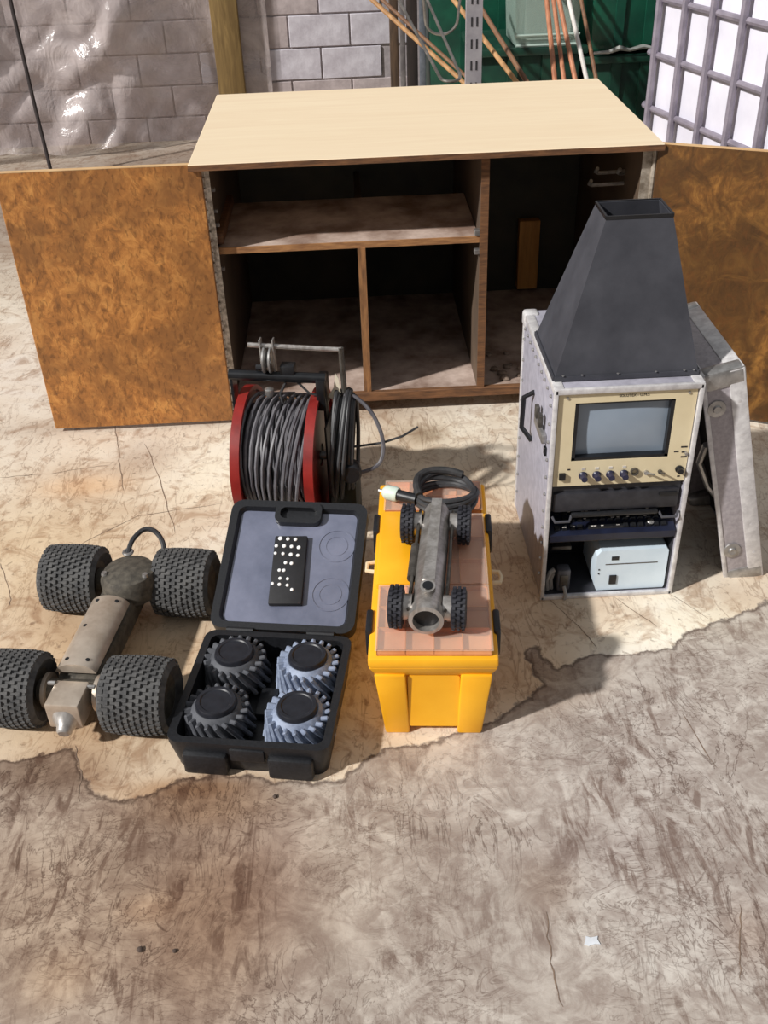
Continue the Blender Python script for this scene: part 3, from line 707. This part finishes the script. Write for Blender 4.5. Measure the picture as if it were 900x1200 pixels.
# ------------------------------------------------------------------ yellow organiser toolbox
m_yel = mat('yellow_plastic', (250, 184, 36), (240, 170, 24), rough=.42, scale=6)
m_tray = mat('tan_tray', (236, 172, 122), (214, 140, 92), rough=.6, scale=9)
m_cover = glassy('clear_organiser_cover', (240, 214, 196), .24, .12)
tbx = thing('toolbox', 'yellow plastic toolbox with a clear organiser lid under the small crawler', 'toolbox', (.137, 1.745, 0), -4.5)
tw, tl, th = .252, .62, .235
b = MB()
b.taper(-.088, .088, -tl / 2 + .034, tl / 2 - .040, .014, -.108, .108, -tl / 2 + .022, tl / 2 - .022, .165, .006)
b.build('body', m_yel, tbx)
b = MB()
for sgn in (-1, 1):
    for yy in (-1, 1):
        x0_, x1_ = (sgn * .098, sgn * .048); xa, xb = min(x0_, x1_), max(x0_, x1_); ya = yy * (tl / 2 - .016); yb = yy * (tl / 2 - .06)
        xt0, xt1 = (sgn * .116, sgn * .054); xta, xtb = min(xt0, xt1), max(xt0, xt1); yta = yy * (tl / 2 - .008); ytb = yy * (tl / 2 - .06)
        b = MB(); b.taper(xa, xb, min(ya, yb), max(ya, yb), 0, xta, xtb, min(yta, ytb), max(yta, ytb), .168, .005); b.build('corner_foot', m_yel, tbx)
MB().prism(rrect(-.050, .052, .020, .160, .006), -tl / 2 + .018, -tl / 2 + .048, 'XZ').build('front_panel', m_yel, tbx)
MB().taper(-.113, .113, -tl / 2 + .018, tl / 2 - .018, .160, -tw / 2, tw / 2, -tl / 2, tl / 2, .195, .004).build('flared_rim', m_yel, tbx)
lidy = MB().bx(-tw / 2, tw / 2, -tl / 2, tl / 2, .193, .218, .006).build('lid', m_yel, tbx)
def pane(x0_, x1_, y0_, y1_):
    # organiser compartment: tan tray with low dividers under a clear cover
    tr = MB().bx(x0_ + .003, x1_ - .003, y0_ + .003, y1_ - .003, .216, .222)
    nx_ = max(2, round((x1_ - x0_) / .06))
    for i in range(nx_ + 1): x = x0_ + .004 + (x1_ - x0_ - .008) * i / nx_; tr.bx(x - .001, x + .001, y0_ + .003, y1_ - .003, .218, .2325)
    ny_ = max(1, round((y1_ - y0_) / .08))
    for i in range(ny_ + 1): y = y0_ + .004 + (y1_ - y0_ - .008) * i / ny_; tr.bx(x0_ + .003, x1_ - .003, y - .001, y + .001, .218, .2325)
    tr.build('organiser_tray', m_tray, tbx)
    MB().bx(x0_, x1_, y0_, y1_, .2325, .235, .001, 1).build('clear_cover', m_cover, tbx)
pane(-.112, .116, -tl / 2 + .008, -.10); pane(.0, .116, -.098, .16); pane(-.112, .116, .175, tl / 2 - .010)
MB().bx(-.118, -.004, -.096, .172, .216, .2345, .005).build('handle_bar', m_yel, tbx)
for y in (-.20, .14): MB().bx(tw / 2 - .006, tw / 2 + .008, y - .035, y + .035, .16, .224, .004).build('side_clip', m_blackplastic, tbx)
for y in (-.20, .14): MB().bx(-tw / 2 - .008, -tw / 2 + .006, y - .035, y + .035, .16, .224, .004).build('side_clip', m_blackplastic, tbx)
b = MB().tube([(tw / 2 - .002, -.04, .19), (tw / 2 + .018, -.038, .19), (tw / 2 + .022, -.02, .19), (tw / 2 + .018, -.002, .19), (tw / 2 - .002, 0, .19)], .005, 8)
b.build('carry_eye', mat('cream_plastic', (226, 206, 172), rough=.5), tbx)
MB().tube([(-tw / 2 + .002, 0, .19), (-tw / 2 - .018, .004, .19), (-tw / 2 - .018, .03, .19), (-tw / 2 + .002, .036, .19)], .005, 8).build('carry_eye', bpy.data.materials['cream_plastic'], tbx)

# ------------------------------------------------------------------ wheels with knobbly tread
def make_wheel(parent, D, wd, rows_, cols, kn, m_t, m_h, hubr, side):
    """wheel lying along local x, side = +1 if its outer face looks to +x"""
    w_ = bpy.data.objects.new('wheel', None); w_ = None
    r = D / 2
    tyre = MB().lathe([(hubr, -wd * .42), (r * .80, -wd * .5), (r * .95, -wd * .42), (r * .985 - kn * .4, -wd * .2), (r - kn * .4, 0), (r * .985 - kn * .4, wd * .2), (r * .95, wd * .42), (r * .80, wd * .5), (hubr, wd * .42)], (0, 0, 0), (1, 0, 0), 40, closed=True).build('wheel', m_t, parent)
    b = MB()
    for j in range(rows_):
        u = (j + .5) / rows_ - .5; x = u * wd * .92; rr_ = r - kn * .5 - (abs(u) * 2) ** 3 * r * .06
        for i in range(cols):
            a = 2 * PI * (i + .5 * (j % 2)) / cols
            rot = Matrix.Rotation(a, 4, 'X')
            b.box(tuple(rot @ Vector((x, 0, rr_))), (wd / rows_ * .62, 2 * PI * r / cols * .55, kn * 1.6), rot)
    tr = b.build('tread', m_t, tyre, smooth=False)
    MB().lathe([(0, side * wd * .36), (hubr * .35, side * wd * .40), (hubr * .5, side * wd * .36), (hubr * .95, side * wd * .36), (hubr * 1.02, side * wd * .42), (hubr * 1.04, side * -wd * .42), (hubr * .5, side * -wd * .36), (0, side * -wd * .36)], (0, 0, 0), (1, 0, 0), 28).build('hub', m_h, tyre)
    return tyre

# small crawler on the toolbox
m_tyre_s = mat('small_tyre_rubber', (44, 44, 52), (28, 28, 34), rough=.6, scale=60)
crw = thing('pipe_crawler', 'small steel pipe-inspection crawler on four black wheels, on the yellow toolbox', 'crawler', (.129, 1.658, .2352), -8.2)
w0 = make_wheel(crw, .084, .030, 3, 22, .006, m_tyre_s, m_blackplastic, .024, -1)
for i, (x, y) in enumerate(((-.061, -.141), (.061, -.141), (-.061, .141), (.061, .141))):
    o = w0 if i == 0 else dup(w0)
    o.location = (x, y, .044)
MB().lathe([(.0, .19), (.024, .19), (.030, .17), (.031, -.15), (.034, -.16), (.034, -.185), (.026, -.187), (.025, -.15), (0, -.148)], (0, 0, .048), (0, 1, 0), 32).build('body_tube', m_steel, crw)
b = MB(); b.prism([(-.012, -.10), (.012, -.10), (.011, .185), (-.011, .185)], .072, .083); b.build('top_rail', m_steel, crw)
MB().lathe([(0, 0), (.013, 0), (.015, .004), (.015, .020), (0, .020)], (0, -.125, .070), (0, -.25, 1), 20).build('lamp_collar', m_steel, crw)
MB().lathe([(0, .0205), (.010, .0205), (.010, .0225), (0, .0225)], (0, -.125, .070), (0, -.25, 1), 20).build('lens', m_blackpaint, crw)
MB().lathe([(0, 0), (.024, 0), (.024, .004), (0, .005)], (0, -.168, .048), (0, -1, 0), 24).build('camera_window', m_blackpaint, crw)
for sgn in (-1, 1):
    MB().bx(sgn * .036 - .003, sgn * .036 + .003, -.165, .175, .028, .060, .002).build('side_plate', m_darksteel, crw)
    for y in (-.141, .141): MB().cyl((sgn * .030, y, .044), (sgn * .048, y, .044), .026, n=20).build('wheel_flange', m_steel, crw)
for y in (-.141, .141): MB().cyl((-.052, y, .044), (.052, y, .044), .006, n=10).build('axle', m_steel, crw)
MB().cyl((-.037, -.06, .05), (-.037, .05, .05), .010, n=12).build('motor_pod', m_darksteel, crw)
# its tether: coil and plug, part of the crawler
b = MB()
for k in range(4):
    pts = []
    for i in range(36):
        a = 2 * PI * i / 36; rx_ = .070 - .005 * (k % 2) + .003 * math.sin(3 * a + k); pts.append((.012 + rx_ * math.cos(a), .292 + .062 * math.sin(a) + .003 * k, .0075 + .009 * k + .004 * math.sin(2 * a + k * 1.4) + (.0 if k else .001)))
    b.tube(pts, .0065, 8, closed=True)
b.build('tether_coil', m_cable2, crw)
MB().tube(smooth([(-.045, .265, .036), (-.054, .30, .042), (-.05, .335, .044), (-.025, .356, .046), (.015, .358, .046), (.05, .348, .042)]), .009, 10).build('tether_end', m_rubber, crw)
MB().cyl((-.052, .268, .022), (-.096, .285, .022), .013, n=16).build('plug', m_blackplastic, crw)
MB().lathe([(0, 0), (.016, 0), (.018, .006), (.017, .030), (.010, .038), (0, .038)], (-.096, .285, .022), (-.93, .36, 0), 18).build('plug_cap', mat('pale_green_cap', (214, 226, 214), (196, 210, 198), rough=.4), crw)
MB().tube([(-.131, .298, .022), (-.143, .303, .022)], .004, 6).build('plug_pin', m_zinc, crw)

# large crawler on the floor
m_tyre_b = mat('grey_black_tyre', (92, 91, 90), (62, 62, 63), rough=.8, scale=40)
m_bronze = mat('weathered_steel', (216, 202, 186), (176, 158, 140), rough=.36, metal=.55, scale=12, rvar=.2)
m_cast = mat('dark_casting', (104, 98, 88), (72, 68, 62), rough=.65, metal=.35, scale=60, bump=.2)
big = thing('large_crawler', 'large four-wheeled pipe crawler with fat knobbly tyres on the floor at left', 'crawler', (-.592, 1.728, 0), -8.2)
w0 = make_wheel(big, .160, .140, 10, 34, .006, m_tyre_b, m_cast, .045, -1)
for i, (x, y) in enumerate(((-.134, -.183), (.138, -.185), (-.134, .186), (.134, .186))):
    o = w0 if i == 0 else dup(w0)
    o.location = (x, y, .0805)
MB().bx(-.045, .045, -.17, .17, .045, .105, .012).build('chassis', m_cast, big)
b = MB(); n = 14
arc = [(.044 * math.cos(PI * (.04 + .92 * i / n)), .112 + .026 * math.sin(PI * (.04 + .92 * i / n))) for i in range(n + 1)]
b.prism(arc, -.165, .06, 'XZ'); b.build('tube_cover', m_bronze, big)
for y in (-.145, -.04, .045):
    for x in (-.02,) if y == -.04 else (-.022, .022):
        MB().lathe([(0, .0015), (.004, .0015), (.005, .0), (0, 0)], (x, y, .1345), (x * 8, 0, 1), 10).build('screw', m_blackpaint, big)
MB().lathe([(0, 0), (.060, 0), (.066, .006), (.066, .044), (.058, .060), (.03, .068), (0, .070)], (.020, .142, .085), (0, 0, 1), 32).build('rear_housing', m_cast, big)
MB().cyl((-.075, .186, .08), (.075, .186, .08), .030, n=20).build('axle_housing', m_cast, big)
MB().cyl((-.075, -.184, .08), (.075, -.184, .08), .026, n=20).build('axle_housing', m_cast, big)
for x in (-.030, .066): MB().lathe([(0, .006), (.006, .006), (.008, 0), (0, 0)], (x, .122, .147), (0, 0, 1), 10).build('bolt', m_zinc, big)
MB().tube([(.0 + .010 * math.cos(2 * PI * i / 16), .205 + .010 * math.sin(2 * PI * i / 16), .15) for i in range(16)], .004, 6, closed=True).build('eye_ring', m_zinc, big)
pts = [(.0, .20, .148), (.005, .232, .165), (.025, .262, .175), (.05, .266, .168), (.07, .25, .15), (.075, .235, .13)]
MB().tube(smooth(pts), .006, 8).build('tether', m_cable2, big)
for x in (-.058, .052): MB().lathe([(.020, -.004), (.038, -.004), (.038, .004), (.020, .004)], (x, -.184, .08), (1, 0, 0), 24, closed=True).build('wheel_flange', m_bronze, big)
MB().bx(-.032, .038, -.262, -.19, .055, .118, .004).build('nose_block', m_bronze, big)
MB().lathe([(0, .034), (.011, .034), (.015, .030), (.017, .02), (.031, .002), (.033, 0), (0, 0)], (.004, -.252, .072), (.05, -1, -.35), 28).build('nose_cone', m_steel, big)
MB().bx(-.038, .042, -.20, -.16, .05, .095, .005).build('nose_bracket', m_cast, big)
MB().cyl((-.045, -.2, .118), (-.03, -.2, .118), .005, n=8).build('clamp_pin', m_zinc, big)
MB().cyl((.03, -.2, .112), (.052, -.2, .112), .005, n=8).build('clamp_pin', m_zinc, big)

# ------------------------------------------------------------------ control console in a flight case
m_alu = mat('case_aluminium', (182, 180, 192), (154, 152, 164), rough=.5, metal=.15, scale=40, bump=.15, contrast=(.3, .7))
m_alu2 = mat('case_edge_aluminium', (222, 220, 220), (190, 187, 188), rough=.4, metal=.2, scale=50)
m_cream = mat('cream_panel', (226, 212, 178), (214, 198, 162), rough=.5, scale=6)
m_vcr = mat('recorder_plastic', (52, 52, 57), (38, 38, 43), rough=.4, scale=40)
m_navy = mat('navy_plastic', (24, 30, 52), (16, 20, 38), rough=.4, scale=30)
m_wbox = mat('white_unit', (214, 228, 238), (200, 216, 228), rough=.45, scale=10)
CW, CD, CHt = .312, .41, .56
con = thing('control_console', 'aluminium flight-case console with cream monitor panel, recorder and keyboard', 'console', (.403, 1.86, 0), 0)
def cb(name, x0_, x1_, y0_, y1_, z0_, z1_, m, bev=.002, par=None): return MB().bx(x0_, x1_, y0_, y1_, z0_, z1_, bev).build(name, m, par or con)
cb('side_panel', 0, .009, .004, CD, 0, CHt, m_alu); cb('side_panel', CW - .009, CW, .004, CD, 0, CHt, m_alu)
cb('top_panel', .009, CW - .009, .004, CD, CHt - .009, CHt, m_alu); cb('bottom_panel', .009, CW - .009, .004, CD, 0, .009, m_alu)
cb('back_panel', .009, CW - .009, CD - .009, CD, .009, CHt - .009, m_alu)
cb('edge_trim', -.002, .008, -.004, .006, 0, CHt, m_alu2); cb('edge_trim', CW - .008, CW + .002, -.004, .006, 0, CHt, m_alu2)
cb('edge_trim', 0, CW, -.004, .006, CHt - .012, CHt + .001, m_alu2); cb('edge_trim', 0, CW, -.004, .006, 0, .010, m_alu2)
cb('edge_trim', -.002, .02, .0, CD, CHt - .014, CHt + .002, m_alu2); cb('edge_trim', CW - .02, CW + .002, .0, CD, CHt - .014, CHt + .002, m_alu2)
cb('edge_trim', -.002, .014, CD - .014, CD + .002, 0, CHt, m_alu2)
def ball(par, c, r, m, name='corner_cap'):
    b_ = MB(); b_.box(c, (r * 2, r * 2, r * 2), None, r * .45, 3); return b_.build(name, m, par)
for x in (.014, CW - .014): ball(con, (x, CD - .014, CHt - .014), .019, m_alu2)
rv = None
for (x, y, z) in [(-.0025, .03 + .038 * k, CHt - .03) for k in range(10)] + [(-.0025, .025, .06 + .045 * k) for k in range(11)] + [(-.0025, CD - .03, .06 + .055 * k) for k in range(9)]:
    if rv is None: o = rv = MB().lathe([(0, -.003), (.003, -.002), (.004, 0), (.004, .002), (0, .002)], n=8).build('rivet', m_zinc, con)
    else: o = rv.copy(); COL.objects.link(o)
    o.location = (x, y, z); o.rotation_euler = (0, R(90), 0)
b = MB(); b.bx(-.012, 0, .05, .15, .40, .422, .003); b.build('latch_plate', m_zinc, con)
MB().bx(-.016, -.006, .07, .09, .43, .46, .003).build('latch', m_darksteel, con); MB().bx(-.016, -.006, .11, .13, .43, .46, .003).build('latch', m_darksteel, con)
MB().bx(-.006, .001, .04, .055, .375, .395, .002).build('catch_hole', m_blackpaint, con)
MB().tube([(-.001, .22, .44), (-.022, .235, .42), (-.024, .235, .34), (-.001, .22, .31)], .006, 8).build('carry_handle', m_blackplastic, con)
# monitor panel
pz0, pz1 = .318, .548
b = MB()
sx0, sx1, sz0, sz1 = .046, .258, .382, .524
b.bx(.010, sx0, .003, .010, pz0, pz1).bx(sx1, CW - .010, .003, .010, pz0, pz1).bx(sx0, sx1, .003, .010, pz0, sz0).bx(sx0, sx1, .003, .010, sz1, pz1)
b.build('monitor_panel', m_cream, con, smooth=False)
b = MB(); b.bx(sx0, sx0 + .008, .004, .03, sz0, sz1).bx(sx1 - .008, sx1, .004, .03, sz0, sz1).bx(sx0, sx1, .004, .03, sz0, sz0 + .007).bx(sx0, sx1, .004, .03, sz1 - .004, sz1)
b.build('screen_bezel', m_blackpaint, con, smooth=False)
t = NT('grey_crt_glass'); f = t.noise(6, 3, .5)
t.link(t.ramp(f, [(.3, lin((124, 138, 154))), (.7, lin((146, 158, 172)))]), t.b.inputs['Base Color']); t.b.inputs['Roughness'].default_value = .18
b = MB(); nx_, nz_ = 14, 10; V = [[b.bm.verts.new((sx0 + .008 + (sx1 - sx0 - .016) * i / nx_, .020 - .008 * (1 - ((i / nx_ - .5) * 2) ** 2) * (1 - ((j / nz_ - .5) * 2) ** 2), sz0 + .007 + (sz1 - sz0 - .011) * j / nz_)) for i in range(nx_ + 1)] for j in range(nz_ + 1)]
for j in range(nz_):
    for i in range(nx_): b.bm.faces.new((V[j][i], V[j][i + 1], V[j + 1][i + 1], V[j + 1][i]))
b.build('screen', t.m, con, angle=180)
m_ink = mat('black_print', (48, 44, 42), rough=.7)
text_mesh('SOLUTEX - U.M.S', .0085, m_ink, 'panel_lettering', con, (.168, .0027, .5375))
for x in (.028, CW - .028): MB().cyl((x, .003, .538), (x, .0005, .538), .003, n=10).build('panel_screw', m_zinc, con)
kz = .345
MB().bx(.022, .036, -.004, .004, kz - .008, kz + .008, .001).build('rocker_switch', m_blackpaint, con)
m_knob = mat('navy_knob', (40, 40, 66), (28, 28, 48), rough=.4)
pr = None
for x in (.075, .105, .135, .165):
    if pr is None: o = pr = MB().lathe([(0, 0), (.009, 0), (.010, .003), (.0075, .006), (.0068, .020), (0, .021)], (0, 0, 0), (0, -1, 0), 14).build('knob', m_knob, con)
    else: o = pr.copy(); COL.objects.link(o)
    o.location = (x, .003, kz)
    MB().bx(x - .004, x + .004, .0022, .0032, kz + .013, kz + .019).build('white_mark', m_white, con)
MB().lathe([(.006, 0), (.009, 0), (.009, .006), (.006, .006)], (.188, .003, kz + .004), (0, -1, 0), 16, closed=True).build('socket', m_darksteel, con)
for x, a in ((.214, .012), (.245, .004)):
    MB().cyl((x, .003, kz), (x, -.003, kz), .005, n=10).cyl((x, 0, kz), (x + a, -.018, kz + .006), .0022, n=8).build('toggle_switch', m_zinc if x < .23 else m_darksteel, con)
MB().lathe([(0, 0), (.009, 0), (.009, .004), (.0065, .006), (.0065, .014), (0, .015)], (.287, .003, kz + .004), (0, -1, 0), 14).build('knob', m_blackpaint, con)
for (x, z, wd) in [(.291, .405, .014), (.292, .392, .010), (.293, .380, .013), (.275, .394, .010), (.043, .361, .006), (.288, .330, .006)]:
    MB().bx(x - wd / 2, x + wd / 2, .0024, .0034, z - .0018, z + .0018).build('legend', m_ink, con)
MB().cyl((.296, .003, .390), (.296, -.005, .390), .0035, n=10).build('toggle_switch', m_zinc, con)
# recorder and keyboard shelf
rc = cb('recorder', .011, CW - .011, .012, .3, .245, .316, m_vcr, .003)
cb('cassette_flap', .014, CW - .016, .002, .014, .248, .298, m_vcr, .004, rc)
MB().bx(.055, CW - .06, -.006, .004, .236, .248, .004).build('flap_handle', m_blackplastic, rc)
MB().bx(CW - .062, CW - .022, -.0005, .003, .282, .292, .001).build('slot', m_blackpaint, rc)
for x in (.035, CW - .035): MB().tube([(x - .022, 0, .240), (x - .016, -.009, .230), (x + .016, -.009, .230), (x + .022, 0, .240)], .0035, 8).build('hinge_bow', mat('bow_plastic', (74, 74, 80), rough=.35), rc)
kb = MB().hexa([(.012, -.0, .168), (CW - .012, -.0, .168), (CW - .012, .1, .168), (.012, .1, .168), (.012, -.002, .186), (CW - .012, -.002, .186), (CW - .012, .1, .236), (.012, .1, .236)]).build('keyboard', m_navy, con, smooth=False)
kp = None
for r_ in range(4):
    for k in range(15):
        if r_ == 0 and k in (4, 5, 6, 7, 8): continue
        if kp is None: o = kp = MB().taper(-.0065, .0065, -.0065, .0065, 0, -.005, .005, -.005, .005, .006).build('key', m_blackplastic, kb, smooth=False)
        else: o = kp.copy(); COL.objects.link(o)
        y = .016 + r_ * .018; o.location = (.030 + k * .0175 + r_ * .002, y, .1865 + .49 * y); o.rotation_euler = (R(26), 0, 0)
MB().taper(.10, .185, .010, .021, .191, .103, .182, .0115, .0195, .198).build('space_bar', m_blackplastic, kb, smooth=False)
lg = MB()
for k in range(22):
    x = .04 + random.random() * .21; y = random.choice((.012, .03, .048)); lg.box((x, y, .194 + .49 * y), (.006, .002, .0006), Euler((R(26), 0, 0)))
o = lg.build('key_legend', m_white, kb, smooth=False); o['kind'] = 'stuff'
MB().lathe([(0, 0), (.007, 0), (.008, .006), (0, .011)], (.245, .02, .196), (0, -.44, .9), 14).build('trackball', m_zinc, kb)
cb('lower_shelf', .009, CW - .009, .01, CD - .01, .158, .168, m_vcr)
cb('bay_liner', .0092, .012, .008, .17, .010, .158, m_vcr); cb('bay_liner', CW - .012, CW - .0092, .008, .17, .010, .158, m_vcr); cb('bay_floor', .012, CW - .012, .008, .17, .0085, .0096, m_vcr, 0)
cb('bay_back', .009, CW - .009, .17, .175, .009, .158, m_vcr)
# white supply unit in the bay
t = thing('supply_unit', 'pale blue-white boxed unit standing in the lower bay of the console', 'unit', (.532, 1.872, .0098), 0)
b = MB(); b.prism([(.004, .006), (.004, .004)] and [(0, .018), (.006, .002), (.165, .002), (.168, .006), (.168, .112), (.163, .118), (.010, .118), (.0, .104)], 0, .13, 'XZ'); b.build('housing', m_wbox, t, (0, 0, -.002))
MB().bx(.035, .052, -.001, .002, .088, .099, .0005).build('indicator_window', m_blackpaint, t)
MB().bx(.034, .051, -.003, .002, .018, .044, .001).build('rocker_switch', m_blackpaint, t)
MB().bx(.022, .145, -.0006, .001, .075, .0775).build('slot', m_darksteel, t)
for z in (.050, .062): MB().cyl((.008, .0035, z), (.008, -.001, z), .002, n=8).build('screw_hole', m_blackpaint, t)
# plug and lead in the bay
t = thing('power_plug', 'dark grey plug with a short pale lead at lower left of the console', 'plug', (.445, 1.874, .010), 0)
MB().bx(-.002, .030, 0, .03, 0, .062, .006).build('plug_body', mat('grey_plug', (92, 92, 98), (70, 70, 76), rough=.5), t)
MB().bx(.004, .024, -.004, .004, .012, .05, .003).build('plug_face', m_darksteel, t)
b = MB().tube([(-.022, .01, .002), (-.026, .008, .03), (-.018, .008, .055), (-.008, .01, .06)], .006, 8).tube([(-.012, .012, .002), (-.015, .012, .03), (-.01, .012, .05)], .005, 8); b.build('lead', mat('pale_lead', (150, 146, 142), rough=.5), t)
MB().tube([(.014, -.004, .018), (.016, -.012, .012), (.016, -.0205, .004), (.014, -.022, -.006)], .0045, 8).build('lead_end', bpy.data.materials['pale_lead'], t)
MB().bx(-.01, .038, .05, .09, .085, .096, .003).build('cable_grip', m_darksteel, t)

# viewing hood on top of the console
m_hood = mat('scuffed_black_metal', (76, 77, 84), (52, 53, 60), rough=.6, metal=.1, scale=10, contrast=(.3, .75), bump=.1)
hood = thing('viewing_hood', 'tapered dark grey metal hood standing on the console', 'hood', (.559, 2.01, CHt + .0022), 0)
def hood_wall():
    b = MB(); z1 = .318
    B = [(-.152, -.115), (.152, -.115), (.152, .115), (-.152, .115)]; T = [(-.053, -.036), (.080, -.036), (.080, .060), (-.053, .060)]
    th_ = .004
    def ins(q, d): return [(x + (d if x < .005 else -d), y + (d if y < 0 else -d)) for x, y in q]
    lo = [L3(B, 0), L3(B, .004), L3(T, z1), L3(ins(T, th_), z1), L3(ins(B, th_), .004), L3(ins(B, th_), 0)]
    rings = [[b.bm.verts.new(Vector(p)) for p in l] for l in lo]
    for a, c in zip(rings, rings[1:] + rings[:1]):
        for i in range(4): b.bm.faces.new((a[i], a[(i + 1) % 4], c[(i + 1) % 4], c[i]))
    return b
hood_wall().build('shell', m_hood, hood, smooth=False)
b = MB(); b.bx(-.152, .152, -.119, -.115, 0, .010).bx(-.152, .152, .115, .119, 0, .010).bx(-.156, -.152, -.115, .115, 0, .010).bx(.152, .156, -.115, .115, 0, .010)
b.build('base_flange', m_hood, hood, smooth=False)
b = MB(); z = .318; b.bx(-.055, .082, -.0385, -.0345, z - .005, z + .002).bx(-.055, .082, .0585, .0625, z - .005, z + .002).bx(-.0555, -.0515, -.036, .060, z - .005, z + .002).bx(.0785, .0825, -.036, .060, z - .005, z + .002)
b.build('rim', m_blackpaint, hood, smooth=False)
rv = None
for x in (-.135, -.095, -.02, .06, .12, .14):
    if rv is None: o = rv = MB().lathe([(0, -.002), (.002, -.0015), (.003, 0), (0, .001)], n=8).build('rivet', m_zinc, hood)
    else: o = rv.copy(); COL.objects.link(o)
    o.location = (x, -.1195, .014)

# flight-case cover leaning on the right of the console
lean = 14.0
cov = thing('case_cover', 'ribbed aluminium flight-case cover leaning against the right side of the console', 'case cover', (.954, 1.91, 0), 0)
# local frame: x = thickness (towards -x is the open face), z up the leaning cover, y back
cov.rotation_euler = (0, R(-lean), 0); 
TH, CL, CVH = .092, .345, .585
def kb_(name, x0_, x1_, y0_, y1_, z0_, z1_, m, bev=.003): return MB().bx(x0_, x1_, y0_, y1_, z0_, z1_, bev).build(name, m, cov)
m_covside = mat('cover_aluminium', (178, 171, 175), (154, 148, 152), rough=.5, metal=.15, scale=90, bump=.15)
kb_('outer_skin', -.008, 0, 0, CL, 0, CVH, m_covside); kb_('rim_side', -TH, -.008, 0, .008, 0, CVH, m_covside); kb_('rim_side', -TH, -.008, CL - .008, CL, 0, CVH, m_covside)
kb_('rim_side', -TH, -.008, .008, CL - .008, CVH - .008, CVH, m_covside); kb_('rim_side', -TH, -.008, .008, CL - .008, 0, .008, m_covside)
kb_('foam_lining', -.030, -.0085, .009, CL - .009, .009, CVH - .009, mat('black_foam', (22, 22, 24), rough=.9), 0)
kb_('edge_trim', -.034, .002, -.004, .004, 0, CVH, m_alu2); kb_('edge_trim', -TH - .001, -TH + .010, -.003, .003, 0, CVH, m_alu2)
kb_('edge_trim', -.034, .002, 0, CL, CVH - .004, CVH + .003, m_alu2); kb_('edge_trim', -TH - .001, -TH + .012, 0, CL, CVH - .003, CVH + .002, m_alu2)
for y in (.016, CL - .016):
    for z in (.018, CVH - .018): 
        kb_('corner_cap', -TH + .006, .005, y - .021, y + .0215, z - .0225, z + .0225, m_zinc, .010)
for z in (.10, .50):
    MB().lathe([(0, .006), (.008, .008), (.010, .004), (.020, .003), (.021, 0), (0, 0)], (-.066, -.001, z), (0, -1, 0), 20).build('butterfly_latch', m_zinc, cov)
rv = None
for k in range(6):
    if rv is None: o = rv = MB().lathe([(0, -.003), (.003, -.002), (.0045, 0), (0, .001)], n=8).build('rivet', m_alu2, cov)
    else: o = rv.copy(); COL.objects.link(o)
    o.location = (-.016, -.004, .08 + k * .085); o.rotation_euler = (R(90), 0, 0)
MB().tube([(-TH, .02, .40), (-TH - .01, .06, .33), (-TH + .005, .07, .25), (-.06, .04, .20)], .008, 8).build('strap', m_zinc, cov)

# ------------------------------------------------------------------ little things on the floor
o = MB().prism([(-.014, -.006), (-.006, -.009), (.004, -.006), (.013, -.007), (.010, .002), (.012, .008), (.0, .006), (-.008, .009), (-.010, .001)], 0, .0012).build('paper_scrap', mat('white_scrap', (226, 230, 236), rough=.6), None, (.337, .972, .0006))
tag(o, 'small white torn scrap lying on the bare concrete at front', 'scrap')
for x, y, s, lab in ((-.357, .997, .004, 'tiny dark pebble on the brown-stained concrete, the nearer one'), (-.415, 1.003, .0055, 'small dark stone on the brown-stained concrete at lower left'), (-.204, 1.31, .0045, 'small dark pebble just in front of the black case')):
    b = MB(); r_ = bmesh.ops.create_icosphere(b.bm, subdivisions=2, radius=s)
    for v in r_['verts']: v.co *= random.uniform(.85, 1.15); v.co.z *= .6
    tag(b.build('pebble', m_rub if False else mat('dark_pebble', (84, 70, 62), rough=.9), None, (x, y, s * .5)), lab, 'pebble')
